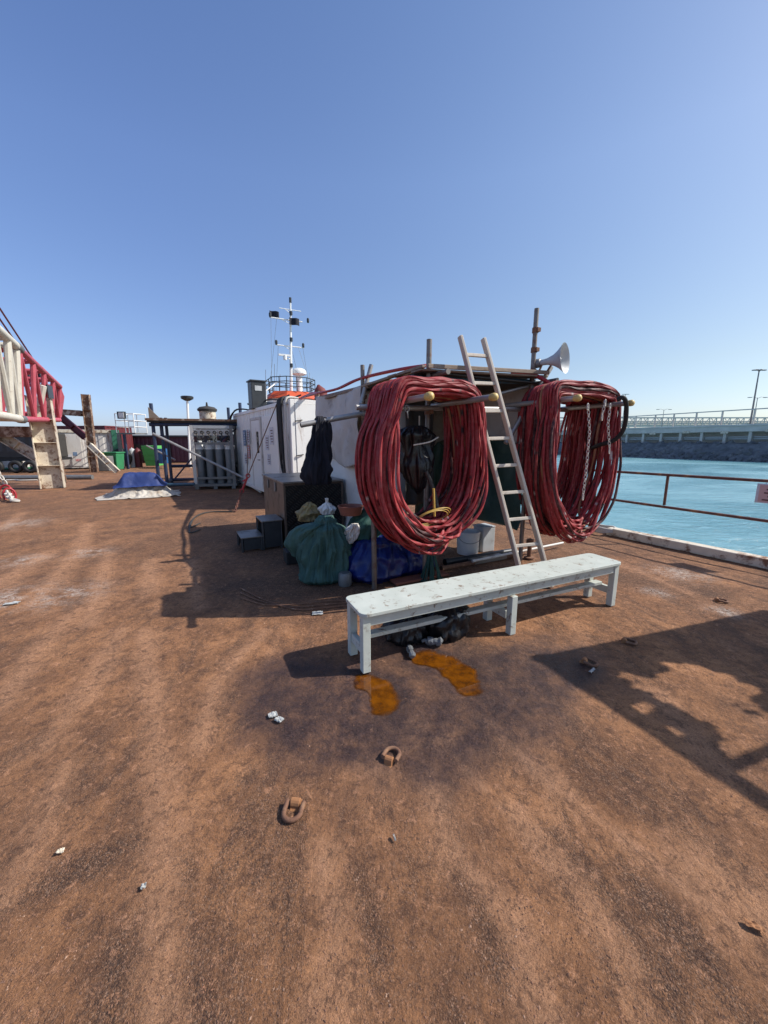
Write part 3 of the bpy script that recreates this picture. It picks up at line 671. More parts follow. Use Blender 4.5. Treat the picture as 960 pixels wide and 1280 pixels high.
# ------------------------------------------------------------------ ladder
lb0, lb1 = G(656, 738), G(689, 734); lt0, lt1 = Lpix(575, 420, .24), Lpix(604, 423, .24)
lad = thing('ladder', 'pale wooden ladder leaning against the shelter roof between the two red hose coils', 'ladder', (lb0 + lb1) / 2)
ld = (lt0 - lb0).normalized(); lx = (lb1 - lb0).normalized(); lf = lx.cross(ld).normalized()
for a, b in ((lb0, lt0), (lb1, lt1)):
    mb = MB(); mb.bar(a, b, .036, .066, up=lf)
    mb.build('rail', m_ladder, lad, bevel=.008)
for k in range(9):
    f = .075 + k * .107; mb = MB(); p, q = lb0.lerp(lt0, f), lb1.lerp(lt1, f); mb.bar(p, q, .036, .026, up=lf); mb.build('rung', m_ladder, lad, bevel=.006)

# ------------------------------------------------------------------ loudspeaker on the tall post
hp = L(RC - .06, 0, 2.6); hd = V((.74, -.66, .06)).normalized(); q = hp - V((0, .06, 0)) 
horn = thing('loudspeaker', 'grey horn loudspeaker clamped to the tall scaffold post, facing the water', 'loudspeaker', q)
hc = Lpix(684, 452, .12)
mb = MB(); prof = [(a_ * 1.12, b_ * 1.12) for a_, b_ in [(.03, -.06), (.036, .02), (.06, .09), (.1, .15), (.155, .2), (.16, .205), (.15, .198), (.095, .14), (.055, .085), (.03, .02)]]
mb.lathe(prof, hc - hd * .02, hd, 28, cap=False); mb.build('horn', m_lightgrey, horn, smooth=60)
mb = MB(); mb.lathe([(0, -.16), (.045, -.16), (.055, -.14), (.055, -.07), (.04, -.055), (0, -.055)], hc - hd * .02, hd, 20, cap=False); mb.build('driver', m_steel, horn, smooth=50)
mb = MB(); mb.lathe([(0, .08), (.035, .08), (.04, .1), (.03, .17), (0, .19)], hc - hd * .02, hd, 16, cap=False); mb.build('phase_plug', m_lightgrey, horn, smooth=50)
mb = MB(); mb.bar(hc - Z * .02 - hd * .06, hc - Z * .12 - hd * .1, .04, .01); mb.bar(hp - Z * .1, hc - Z * .12 - hd * .1, .04, .012); mb.tube([hc + hd * .05 - Z * .05, hc - Z * .16 - hd * .02], .012, 8); mb.build('bracket', m_rust, horn)

# ------------------------------------------------------------------ things hung in the shelter
def blob(mb, path, prof, folds, nx=72, seed=0, flat=1.0, ax=None, amp=.05):
    """a draped or stuffed shape: path of centres, radius at each, pleated"""
    k = len(path); x = V(ax or (1, 0, 0)).normalized(); y = V((-x.y, x.x, 0)); vs = []; fs = []
    for i, p in enumerate(path):
        for j in range(nx):
            a = 2 * PI * j / nx
            f = 0
            for kk, am, ph in folds:
                fr_ = kk * .42; t_ = i / k
                f += am * 1.35 * (1.1 - 3.2 * abs(nz((math.cos(a) * fr_ + seed + ph, math.sin(a) * fr_ + .7 * t_, t_ * 2.2 + kk)))) + am * .3 * math.sin(kk * a + ph + 3 * nz((t_ * 2, kk, seed)))
            q = V(p) + x * math.cos(a) * prof[i] + y * math.sin(a) * prof[i] * flat
            g = nz((q.x * 3 + seed, q.y * 3, q.z * 3)) * amp * 2 + nz((q.x * 8 + seed, q.y * 8, q.z * 8)) * amp * .6
            rr = prof[i] * (f) + g * min(1, prof[i] * 6)
            vs.append(q + (x * math.cos(a) + y * math.sin(a)) * rr)
        if i:
            for j in range(nx): fs.append(((i - 1) * nx + j, (i - 1) * nx + (j + 1) % nx, i * nx + (j + 1) % nx, i * nx + j))
    fs.append(tuple(range(nx - 1, -1, -1))); fs.append(tuple((k - 1) * nx + j for j in range(nx)))
    mb.add(vs, fs)
def interp(keys, n):
    out = []
    for i in range(n):
        t = i / (n - 1)
        for (t0, v0), (t1, v1) in zip(keys, keys[1:]):
            if t <= t1 + 1e-9: f = (t - t0) / max(1e-9, t1 - t0); f = f * f * (3 - 2 * f); out.append(v0 * (1 - f) + v1 * f); break
    return out
def stuffed(name, mat, label, cat, base, height, prof, lean, folds, seed, flat=.8, ax=(1, 0, 0), n=40, amp=.05, group=None, smooth=180):
    mb = MB(); h = [i / (n - 1) for i in range(n)]; r = interp(prof, n)
    path = [V(base) + V(lean) * (t ** 1.4) + Z * height * t for t in h]
    blob(mb, path, r, folds, 84, seed, flat, ax, amp); return mb, path, r
# jacket over the left rail
jc = V((-.845, 5.2, 1.87))
jk = thing('jacket', 'dark navy work jacket hung over the grey tube left of the hose coil', 'jacket', jc - Z * .7)
mb = MB(); n = 30; path = [jc + Z * .06 - Z * .9 * (i / (n - 1)) - U * .05 * (i / (n - 1)) + N * .0 for i in range(n)]
blob(mb, path, interp([(0, .03), (.06, .06), (.25, .08), (.5, .11), (.8, .145), (1, .125)], n), [(5, .22, 0), (9, .16, 1), (15, .1, 2)], 90, 3, .34, U, .02)
mb.build('body', m_navy, jk, smooth=180)
mb = MB(); n = 16; path = [jc + Z * .05 + U * .07 - Z * .4 * (i / (n - 1)) + U * .05 * math.sin(i / 6) for i in range(n)]
blob(mb, path, interp([(0, .02), (.2, .045), (.7, .04), (1, .03)], n), [(4, .15, 0), (7, .08, 1)], 40, 6, .7, U, .01); mb.build('sleeve', m_navy, jk, smooth=180)
# black bag inside the coil
p = Lpix(524, 532, .12)
mb, pa, rr_ = stuffed('', None, '', '', p - Z * .72, .72, [(0, .03), (.1, .1), (.35, .17), (.6, .18), (.85, .2), (.95, .15), (1, .06)], (-.02, 0, 0), [(6, .07, 0), (11, .05, 2), (17, .03, 1)], 12, .7, U, 36, .05)
bb = thing('black_bag', 'black plastic covered bundle hanging inside the left hose coil', 'bag', p - Z * .72)
mb.build('cover', m_blackbag, bb, smooth=180)
mb = MB(); mb.tube(catmull([p - Z * .2 - U * .17 + N * .16, p - Z * .17 + N * .19, p - Z * .12 + U * .14 + N * .15], 6), .008, 6); mb.tube([p - Z * .01, p + Z * .1], .008, 6); mb.build('tie_cord', m_rope, bb, smooth=60)

# ------------------------------------------------------------------ steel box, steps
q0 = V((-1.49, 5.68, .03)); du, dv = V((.885, .465, 0)) * .93, V((-.465, .885, 0)) * 1.62
box = thing('steel_box', 'big dark steel deck box with checker plate front below the hung jacket', 'deck box', q0 - Z * .03 + du / 2)
hh_ = .95
mb = MB(); mb.obox(q0 + du * .004 + dv * .006, du * .992, dv * .99, Z * hh_); mb.build('body', m_boxside, box, bevel=.006)
mb = MB(); mb.obox(q0 - dv * .003 + du * .02 + Z * .02, du * .96, dv * .008, Z * (hh_ - .05)); o = mb.build('checker_panel', m_check, box, bevel=.002)
mb = MB(); mb.obox(q0 - du * .02 - dv * .012 + Z * (hh_ + .002), du * 1.04, dv * 1.02, Z * .03); mb.build('lid', m_boxtop, box, bevel=.006)
for k in (0, 1):
    mb = MB(); mb.obox(q0 - du * .012 - dv * .008 + du * k * .99, du * .035, dv * .02, Z * (hh_ - .005)); mb.build('corner_angle', m_boxside, box, bevel=.004)
for f in (.35, .7):
    mb = MB(); p = q0 + dv * f + Z * (hh_ - .1); mb.cbox(p - du * .01, du * .02, dv * .05, Z * .14); mb.build('latch', m_steel, box, bevel=.004)
st0 = V((-2.08, 5.42, 0)); stp = thing('step_stool', 'two tier dark metal step standing beside the steel box', 'steps', st0 + V((.3, .2, 0)))
e1, e2 = V((.885, .465, 0)), V((-.465, .885, 0))
for k, (o_, z) in enumerate(((0, .2), (.3, .42))):
    mb = MB(); mb.obox(st0 + e1 * o_ + Z * z, e1 * .32, e2 * .5, Z * .02); mb.build('tread', m_boxtop, stp, bevel=.004)
    for c in (0, .46):
        mb = MB(); mb.bar(st0 + e1 * (o_ + .02) + e2 * (c + .02), st0 + e1 * (o_ + .02) + e2 * (c + .02) + Z * (z - .002), .03, .03); mb.build('leg', m_darkgrey, stp); mb = MB(); mb.bar(st0 + e1 * (o_ + .29) + e2 * (c + .02), st0 + e1 * (o_ + .29) + e2 * (c + .02) + Z * (z - .002), .03, .03); mb.build('leg', m_darkgrey, stp)
    for c in (.005, .47):
        mb = MB(); mb.obox(st0 + e1 * (o_ + .04) + e2 * c + Z * .03, e1 * .24, e2 * .012, Z * (z - .04)); mb.build('side_plate', m_darkgrey, stp)
    mb = MB(); mb.obox(st0 + e1 * (o_ + .3) + e2 * .03 + Z * .02, e1 * .008, e2 * .44, Z * (z - .03)); mb.build('back_plate', m_darkgrey, stp)

# ------------------------------------------------------------------ net bags and rubbish beside the shelter
base = V((-.72, 4.33, 0)); n = 46; hs = [i / (n - 1) for i in range(n)]
mb = MB(); rr_ = interp([(0, .2), (.07, .27), (.3, .28), (.6, .26), (.8, .2), (.92, .1), (1, .06)], n)
path = [base + V((.05 * t, .03 * t, .76 * t)) for t in hs]
blob(mb, path, rr_, [(7, .06, 0), (13, .06, 1), (24, .05, 2), (40, .03, .5)], 150, 21, .72, (1, .25, 0), .035)
n2 = 30; path2 = [base + V((-.0 - .24 * math.sin(PI * .55 * t), -.02 + .02 * t, .68 - .02 * t - .42 * t * t)) for t in [i / (n2 - 1) for i in range(n2)]]
blob(mb, path2, interp([(0, .08), (.3, .15), (.7, .165), (.93, .1), (1, .03)], n2), [(6, .06, 0), (11, .05, 2), (19, .03, 1)], 84, 33, .8, (1, .25, 0), .03)
one(mb, 'net_bag', m_net, 'large sagging teal green net bag tied at the top, in front of the steel box', 'bag', base, 'net and sheet bags heaped by the shelter', smooth=180)
def bag(name, mat, label, base, h, prof, lean, folds, seed, flat, ax=(1, .3, 0), amp=.04):
    mb, _, _ = stuffed('', None, '', '', base, h, prof, lean, folds, seed, flat, ax, 40, amp)
    return one(mb, name, mat, label, 'bag', base, 'net and sheet bags heaped by the shelter', smooth=180)
bag('net_bag', m_net2, 'darker green net bag lying on top of the blue sheeting, against the post', V((-.17, 4.62, .38)), .5, [(0, .12), (.2, .27), (.55, .3), (.85, .2), (.95, .1), (1, .12)], (.12, .05, 0), [(7, .05, 0), (14, .04, 1), (23, .02, 2)], 41, .75)
bag('sheet_bag', m_blue, 'deep blue plastic sheet bundle on the deck behind the post', V((-.12, 4.42, 0)), .5, [(0, .3), (.15, .4), (.5, .38), (.85, .26), (1, .1)], (.05, .1, 0), [(6, .05, 0), (13, .05, 1), (21, .03, 2)], 52, .62)
bag('sheet_bag', m_blue, 'second blue plastic bundle in the shade beneath the left hose coil', V((.32, 4.66, 0)), .4, [(0, .25), (.2, .33), (.6, .3), (.9, .18), (1, .08)], (-.03, .05, 0), [(6, .06, 0), (13, .05, 1), (21, .03, 2)], 57, .7)
bag('white_rag', m_tarpwhite, 'crumpled white cloth wedged between the green net bags', V((-.40, 4.38, .42)), .24, [(0, .03), (.3, .07), (.7, .08), (1, .03)], (.06, 0, 0), [(5, .2, 0), (9, .1, 1)], 63, .5, amp=.03)
bag('white_rag', m_tarpwhite, 'small white plastic bag with twisted neck behind the big green net bag', V((-.72, 4.78, .7)), .2, [(0, .08), (.35, .1), (.6, .05), (.75, .015), (1, .02)], (0, 0, 0), [(5, .12, 0), (9, .08, 1)], 66, .9, amp=.03)
bag('yellow_rag', M('mustard_cloth', (.36, .27, .1), (.2, .16, .1), 14, .9), 'mustard yellow rag poking out behind the big green net bag', V((-.98, 4.85, .6)), .24, [(0, .1), (.4, .12), (.8, .08), (1, .03)], (.02, 0, 0), [(5, .2, 0), (9, .12, 1)], 69, .8, amp=.06)
mb = MB(); mb.lathe([(0, 0), (.12, 0), (.15, .1), (.155, .1), (.155, .11), (.14, .11), (.11, .015), (0, .015)], V((-.4, 4.52, .74)), Z, 24, cap=False); one(mb, 'tub', m_brick, 'shallow red brown tub set on top of the net bags', 'tub', (-.4, 4.52, .74), smooth=40)
# black crate and small board under the bags
mb = MB(); mb.obox((-1.28, 4.85, 0), (.4, .16, 0), (-.1, .22, 0), Z * .17); mb.obox((-1.2, 4.9, .172), (.1, .04, 0), (-.05, .11, 0), Z * .05); one(mb, 'crate', m_black, 'low black crate half hidden left of the big green net bag', 'crate', (-1.1, 5, 0), bevel=.012)
mb = MB(); mb.obox((-1.09, 4.72, .19), (.2, .03, .01), (-.03, .13, 0), Z * .025); one(mb, 'board_offcut', m_plank, 'short pale wooden offcut on the black crate beside the net bag', 'offcut', (-1.02, 4.78, .19), bevel=.003)
mb = MB(); mb.lathe([(0, 0), (.075, 0), (.08, .03), (.075, .13), (.06, .15), (0, .15)], V((-.44, 4.14, 0)), Z, 20, cap=False); one(mb, 'tin_can', m_steel, 'squat dull grey tin at the foot of the big green net bag', 'tin', (-.44, 4.14, 0), smooth=40)
# folded boards beneath
for k, (a, b, lab) in enumerate(((V((-.3, 4.35, .03)), V((.35, 4.65, .03)), 'pale dusty board lying under the blue bundles'), (V((.1, 4.16, .02)), V((.75, 4.5, .02)), 'reddish flat board lying in front of the blue bundles'))):
    mb = MB(); mb.bar(a, b, .16, .025); one(mb, 'board', (m_plank, m_brick)[k], lab, 'board', (a + b) / 2, bevel=.004)
# rope clump below the coil
mb = MB(); c = V((.55, 4.3, 0))
for k in range(46):
    a = random.random() * 6.28; p = [c + V((.02 * math.cos(a), .02 * math.sin(a), .36))]
    for j in range(1, 6): p.append(c + V((math.cos(a) * (.02 + .022 * j * (1 + .3 * random.random())), math.sin(a) * (.02 + .022 * j), max(.012, .36 - .085 * j))))
    mb.tube(catmull(p, 3), .006, 5)
one(mb, 'rope_tassel', m_net2, 'frayed dark green rope clump hanging to the deck below the left coil', 'rope', c, smooth=60)
# buckets
mb = MB(); mb.lathe([(0, 0), (.15, 0), (.165, .3), (.172, .3), (.172, .33), (.16, .33), (.145, .02), (0, .02)], V((1.22, 5.42, 0)), Z, 28, cap=False)
bk = thing('bucket', 'round dull white plastic bucket in the shade left of the ladder foot', 'bucket', (1.22, 5.42, 0)); mb.build('body', m_tarpwhite, bk, smooth=40)
mb = MB(); mb.tube([V((1.22 + .17 * math.cos(a), 5.42 - .05 * math.sin(a) - .12, .3 - .12 * math.sin(a))) for a in [PI * i / 12 for i in range(13)]], .004, 6); mb.build('handle', m_steel, bk, smooth=60)
mb = MB(); mb.obox((1.44, 5.42, 0), (.2, .1, 0), (-.1, .2, 0), Z * .36); mb.obox((1.43, 5.41, .361), (.22, .11, 0), (-.11, .22, 0), Z * .02); one(mb, 'jerrycan', m_lightgrey, 'square grey plastic box standing beside the white bucket', 'box', (1.5, 5.5, 0), bevel=.02)
# pipes and bars on the deck by the ladder
for a, b, r, mt, nm, lab in ((V((.72, 4.62, .03)), V((2.0, 5.3, .03)), .03, m_rust, 'pipe', 'rusty pipe on the deck behind the bench, nearest the ladder foot'), (V((1.15, 4.8, .07)), V((2.75, 5.72, .07)), .016, m_tarpwhite, 'pipe', 'thin pale pipe running under the ladder past its right foot'),
                         (V((.8, 4.85, .04)), V((1.9, 5.4, .04)), .04, m_darkgrey, 'pipe', 'thick dark pipe on the deck in front of the bucket')):
    mb = MB(); mb.tube([a, b], [r, r], 12); mb.tube([a, a + (b - a).normalized() * .05], r * 1.25, 12); one(mb, nm, mt, lab, 'pipe', (a + b) / 2, smooth=40)
mb = MB(); p = V((1.15, 4.93, .03)); mb.bar(p, p + V((.5, .25, .0)), .2, .05); one(mb, 'timber_block', m_boxtop, 'flat scuffed metal tray lying beside the pipes by the ladder', 'tray', p, bevel=.006)
mb = MB(); p = V((2.02, 5.15, 0)); mb.lathe([(0, 0), (.07, 0), (.07, .02), (.03, .03), (.03, .2), (.05, .22), (.05, .27), (0, .29)], p, Z, 14, cap=False); mb.cyl(p + Z * .2 - U * .08, p + Z * .2 + U * .08, .014, 8); one(mb, 'valve', m_rust, 'small rusty valve standing between the ladder feet', 'valve', p, smooth=40)

# black bags and bottle under the bench
bag2 = lambda base, h, r, seed, lab: one(stuffed('', None, '', '', base, h, [(0, r * .8), (.2, r), (.6, r * .9), (.9, r * .5), (1, r * .2)], (.02, .03, 0), [(6, .06, 0), (11, .06, 1), (19, .05, 2)], seed, .7, (1, .4, 0), 30, .06)[0], 'rubbish_bag', m_blackbag, lab, 'bag', base, 'black rubbish bags under the bench', smooth=180)
bag2(V((.2, 2.92, 0)), .26, .18, 81, 'black plastic rubbish bag under the bench beside the near left leg')
bag2(V((.52, 3.02, 0)), .3, .17, 84, 'taller black plastic rubbish bag under the middle of the bench')
for c, r, sd, lab in ((G(540, 806) + Z * .0, .036, 3, 'crumpled clear plastic bottle beside the longer orange puddle'), (G(513, 817), .028, 8, 'flattened clear plastic scrap between the two puddles')):
    mb = MB(); n = 15; dr_ = V((math.cos(sd), math.sin(sd), 0)); rs_ = interp([(0, r * .5), (.08, r), (.35, r * .7), (.65, r), (.82, r * .5), (.88, .013), (1, .013)], n)
    mb.tube([c + dr_ * (-.08 + .16 * i_ / (n - 1)) + Z * (r * .85 + .006 * math.sin(i_ * 1.7)) for i_ in range(n)], [q_ * (1 + .25 * nz((i_ * .8, sd, 1))) for i_, q_ in enumerate(rs_)], 9)
    one(mb, 'plastic_bottle', m_bottle, lab, 'bottle', c)

# ------------------------------------------------------------------ the white container workshop
k0 = V((-2.17, 9.16, .12)); kl = V((-.542, .84, 0)); kw = V((.84, .542, 0)); KL, KW, KH = 6.06, 2.44, 2.45
cont = thing('white_container', 'white shipping container workshop with a door in its long side, behind the steel box', 'container', k0 + kl * 3 + kw * 1.2)
def K(a, b, z): return k0 + kl * a + kw * b + Z * z
def corrugated(mb, o, along, up, nrm, wave=.28, dep=.03):
    o, along, up, nrm = V(o), V(along), V(up), V(nrm); n = max(2, int(along.length / wave)); x = along / n; pts = []
    for i in range(n):
        for f, d in ((0, 0), (.28, 0), (.42, 1), (.72, 1), (.86, 0)): pts.append(o + x * (i + f) - nrm * dep * d)
    pts.append(o + along); k = len(pts)
    mb.add(pts + [p + up for p in pts], [(i, i + 1, k + i + 1, k + i) for i in range(k - 1)])
    back = [p - nrm * (dep + .02) for p in (o, o + along)]
    mb.add(back + [p + up for p in back], [(0, 1, 3, 2)])
def container_shell(t, o, la, wa, h, mat, frame, wave=.28, endplain=False):
    la, wa = V(la), V(wa); n1, n2 = la.normalized(), wa.normalized(); f = .1; up = Z * (h - 2 * f)
    for nm, oo, al, nr in (('side_wall', o, la, -n2), ('side_wall', o + wa, la, n2), ('end_wall', o, wa, -n1), ('end_wall', o + la, wa, n1)):
        d = al.normalized(); mb = MB(); corrugated(mb, oo + d * f + Z * f - nr * .02, al - d * 2 * f, up, nr, wave); mb.build(nm, mat, t)
    mb = MB(); mb.obox(o + n1 * .04 + n2 * .04 + Z * (h - .03), la - n1 * .08, wa - n2 * .08, Z * .02); mb.build('roof', mat, t)
    for c in (V((0, 0, 0)), la, wa, la + wa):
        mb = MB(); i1 = n1 if c.dot(n1) < .1 else -n1; i2 = n2 if c.dot(n2) < .1 else -n2; mb.obox(o + c, i1 * f, i2 * f, Z * h); mb.build('corner_post', frame, t, bevel=.01)
    mb = MB()
    for z in (.0, h - f):
        for oo, al, inn in ((o, la, n2), (o + wa, la, -n2), (o, wa, n1), (o + la, wa, -n1)):
            d = al.normalized(); mb.obox(oo + d * f + Z * (z + .003), al - d * 2 * f, inn * .09, Z * (f - .006))
    mb.build('frame_rail', frame, t, bevel=.008)
container_shell(cont, K(0, 0, 0), kl * KL, kw * KW, KH, m_white, m_white, .22)
dr = None
mb = MB(); mb.obox(K(2.55, -.025, .1), kl * .95, kw * .05, Z * 2.0); dr = mb.build('door', m_white, cont, bevel=.01)
mb = MB()
for a, wd, z, hh2 in ((2.47, .08, .1, 2.08), (3.5, .08, .1, 2.08), (2.55, .95, 2.105, .075)): mb.obox(K(a, -.035, z), kl * wd, kw * .06, Z * hh2)
mb.build('door_frame', m_whitedirty, cont, bevel=.006)
mb = MB(); mb.obox(K(2.72, -.034, 1.15), kl * .2, kw * .01, Z * .62); mb.build('window', m_glass, dr)
mb = MB(); mb.tube([K(2.66, -.03, .95), K(2.66, -.07, .95), K(2.78, -.07, .95)], .012, 8); mb.build('handle', m_steel, dr, smooth=40)
mb = MB(); mb.obox(K(.95, -.03, .62), kl * 1.35, kw * .045, Z * 1.55); pn = mb.build('shutter_panel', m_white, cont, bevel=.01)
for a, z, w_, h_, m_ in ((4.35, 1.35, .3, .5, m_poster), (3.85, 1.4, .34, .45, m_posterwhite), (3.9, .95, .3, .42, m_posterred), (4.3, .75, .3, .35, m_posterwhite), (1.7, 1.25, .3, .4, m_posterwhite), (1.25, 1.4, .32, .45, m_posterwhite), (1.6, .85, .28, .3, m_posterwhite)):
    y_ = -.037 if .9 < a < 2.4 else -.008
    mb = MB(); mb.obox(K(a, y_ - .006, z), kl * w_, kw * .006, Z * h_); po = mb.build('poster', m_, cont)
    mb = MB()
    for r_ in range(5): mb.obox(K(a + .04, y_ - .009, z + h_ * (.14 + .16 * r_)), kl * w_ * (.45 + .3 * ((r_ * 7) % 3) / 2), kw * .003, Z * h_ * .06)
    mb.build('print', m_signtext if m_ is m_posterwhite else m_posterwhite, po)
# end face: plain ribs, vent louvre, small crest and lock lugs
mb = MB(); mb.obox(K(-.012, .12, .1), kw * 2.2, kl * .03, Z * 2.25); mb.build('end_panel', m_white, cont)
m_shadegrey = M('rib_shade_grey', (.42, .42, .41), (.36, .36, .35), 6, .5)  # darker grey paints recess shade into the ribs
for z in (.5, .8, 1.04, 1.9):
    mb = MB(); mb.obox(K(-.012, .42, z) - kl * .012, kw * 1.6, kl * .011, Z * .075); mb.build('end_rib', m_shadegrey, cont, bevel=.006)
mb = MB(); mb.obox(K(-.013, .5, .12) - kl * .03, kw * .5, kl * .029, Z * .26); mb.build('vent_cover', m_lightgrey, cont, bevel=.006)
for z in (.5, 1.15, 1.95):
    mb = MB(); mb.tube([K(-.02, .1, z), K(-.05, .16, z + .01), K(-.03, .27, z + .03)], .014, 6); mb.build('hinge_lug', m_darkgrey, cont)
mb = MB(); c = K(-.014, .95, 1.42)
mb.prism([c + kw * x + Z * z for x, z in ((-.03, 0), (.03, 0), (.035, .1), (0, .2), (-.035, .1))], -kl * .004)
mb.build('emblem', m_signtext, cont)
mb = MB()
for sgn in (-1, 1): mb.prism([c + kw * x * sgn + Z * z for x, z in ((.045, 0), (.12, .05), (.13, .1), (.05, .05))], -kl * .004)
mb.prism([c + kw * x + Z * z for x, z in ((-.1, -.05), (.1, -.05), (.1, -.02), (-.1, -.02))], -kl * .004); mb.build('emblem_wing', m_posterred, cont)
# dark exhaust box standing on the roof
p = D(322, 512, 11.9); p.z = k0.z + KH
ex = thing('exhaust_box', 'dark grey square exhaust trunk standing on the white container roof', 'exhaust', p)
mb = MB(); mb.obox(p - kw * .2 - kl * .2 - Z * .02, kw * .42, kl * .42, Z * .78); mb.build('trunk', m_darkgrey, ex, bevel=.015)
mb = MB(); mb.obox(p - kw * .23 - kl * .23 + Z * .762, kw * .48, kl * .48, Z * .04); mb.build('cap', m_darkgrey, ex, bevel=.008)
mb = MB(); mb.obox(p - kl * .212 - kw * .1 + Z * .5, kw * .2, kl * .01, Z * .14); mb.build('label_plate', m_lightgrey, ex)
# cables looped over the corner of the container
mb = MB()
for k in range(5):
    o = .1 * k; wv = .07 * math.sin(k * 2.1)
    mb.tube(catmull([K(.9 + o, .5, KH + .05), K(.55 + o * .6, .1, KH + .09), K(.46 + o * .7, -.06, KH - .05), K(.42 + wv + o * .5, -.08, 1.7), K(.36 + o * .8 - wv, -.08, 1.0), K(.3 + o * .5, -.08, .45 + .1 * k)], 7), .03 if k < 3 else .02, 8)
one(mb, 'cable_bundle', m_black, 'black cables hanging down the near corner of the white container', 'cables', K(.5, -.06, 1), smooth=60)
mb = MB()
for k in range(3): mb.tube(catmull([K(.25 + .04 * k, .3, KH + .05), K(.16 + .03 * k, -.02, KH + .02), K(.12 + .03 * k, -.07, 2.0), K(.16 + .05 * k, -.07, 1.2), K(.1 + .04 * k, -.07, .5)], 7), .022, 7)
one(mb, 'cable_bundle', m_rope, 'pale brown cables hanging beside the black ones on the container corner', 'cables', K(.2, -.06, 1), smooth=60)
mb = MB()
for k in range(4): mb.tube(catmull([K(4.6, .3, KH + .06), K(5.3 + .1 * k, -.02, KH + .1), K(5.7 + .1 * k, -.2, KH - .25 - .1 * k), K(5.85 + .05 * k, -.15 - .05 * k, 1.4), K(5.75 - .06 * k, -.12, .55), K(5.5, -.1, .3 + .1 * k)], 7), .022, 8)
one(mb, 'cable_bundle', m_black, 'thick black cables drooping over the far end of the white container', 'cables', K(5.7, -.1, 1), smooth=60)
mb = MB(); pp = []
for k in range(34):
    a = .5 + .5 * math.sin(k * 1.9); pp.append(K(1.3 + 3.8 * a, .25 + .6 * random.random(), KH + .04 + .26 * random.random() * (k % 2)))
mb.tube(catmull(pp, 7), .02, 6)
one(mb, 'cable_heap', m_darkgrey, 'tangled dark cables piled along the white container roof', 'cables', K(3, .5, KH), smooth=60)
# red hose run from the container roof to the shelter
mb = MB()
for k in range(3):
    mb.tube(catmull([K(1.6, .5 + .1 * k, KH + .03), K(.3, .35 + .12 * k, KH + .05 + .06 * k), L(.47, -3.3 + .05 * k, 2.45), L(.45, -2.3 + .05 * k, 2.41), L(.47, -1.5 + .04 * k, 2.45), L(.56, -.6, 2.44), L(.66, -.1, 2.42)], 8), .02, 8)
one(mb, 'red_hose', m_redpaint, 'red hoses draped from the white container roof along the grey tarp wall', 'hose', K(0, .4, KH), smooth=60)
# red buoy on the container roof
p = D(405, 489, 8.9) if False else K(.5, 1.05, KH)
mb = MB(); mb.lathe([(0, -.02), (.08, 0), (.15, .1), (.17, .22), (.14, .33), (.06, .42), (.03, .46), (0, .47)], p, V((-.25, .05, 1)), 22, cap=False); one(mb, 'buoy', m_buoy, 'dull dark red teardrop buoy lying on the white container roof', 'buoy', p, smooth=60)
# lashing from the container roof to the deck
lt_, lm_, lb_ = K(.75, -.05, KH - .02), D(309, 597, 9.5), G(294, 640)
la_ = thing('chain_lashing', 'rusty wire and red turnbuckle lashing running from white container down to deck', 'lashing', lb_)
mb = MB(); mb.tube([lt_, lt_.lerp(lm_, .97)], .012, 6); mb.build('wire', m_rust, la_)
mb = MB(); dl = (lm_ - lt_).normalized(); q = lt_.lerp(lm_, .99); mb.tube([q, q + dl * .35], .028, 10); mb.tube([q + dl * .1 + Z * .03, q + dl * .3 + Z * .17], .018, 8); mb.torus(q + dl * .38, kl, .045, .014); mb.torus(q - dl * .03, kl, .045, .014); mb.build('turnbuckle', m_redpaint, la_, smooth=50)
mb = MB(); chain(mb, [q + dl * .38, lb_ + Z * .02], .085, .012); mb.build('chain', m_rail, la_, smooth=60)
mb = MB(); mb.tube([K(3.9, -.05, KH - .6), q], .009, 6); mb.build('wire', m_rust, la_)
mb = MB(); mb.tube([G(310, 607) + Z * .05, G(326, 617) + Z * .05], .03, 8); one(mb, 'pipe', m_tarpwhite, 'short pale pipe lying on the deck against the white container side', 'pipe', G(318, 612), smooth=40)

# ------------------------------------------------------------------ tug beyond the barge
tc_ = V((-7.7, 33.2, 0)); ta = V((-.465, .885, 0)); tb = V((.885, .465, 0))
tug = thing('tugboat', 'white tugboat with orange red bridge visor and tall mast moored behind the container', 'tugboat', tc_ - Z * 2.5)
def TG(a, b, z): return tc_ + ta * a + tb * b + Z * z
mb = MB(); hull = [(-9, 0), (-8, 2.6), (-4, 3.2), (8, 3.2), (10, 2.4), (10, -2.4), (8, -3.2), (-4, -3.2), (-8, -2.6)]
mb.prism([TG(a, b, -3.6) for a, b in hull], Z * 3.2); mb.build('hull', m_darkgrey, tug)
mb = MB(); mb.prism([TG(a, b, -.39) for a, b in ((-4.5, -2.4), (-4.5, 2.4), (5, 2.4), (5, -2.4))], Z * 2.6); mb.build('deckhouse', m_white, tug, bevel=.05)
oct2 = lambda r: [(r * a, r * b) for a, b in ((-2.0, -.9), (-2.0, .9), (-1.0, 1.95), (1.6, 1.95), (2.0, 1.2), (2.0, -1.2), (1.6, -1.95), (-1.0, -1.95))]
mb = MB(); mb.prism([TG(a, b, 2.22) for a, b in oct2(.92)], Z * 2.75); wh = mb.build('wheelhouse', m_white, tug, bevel=.03)
o8 = oct2(.93)
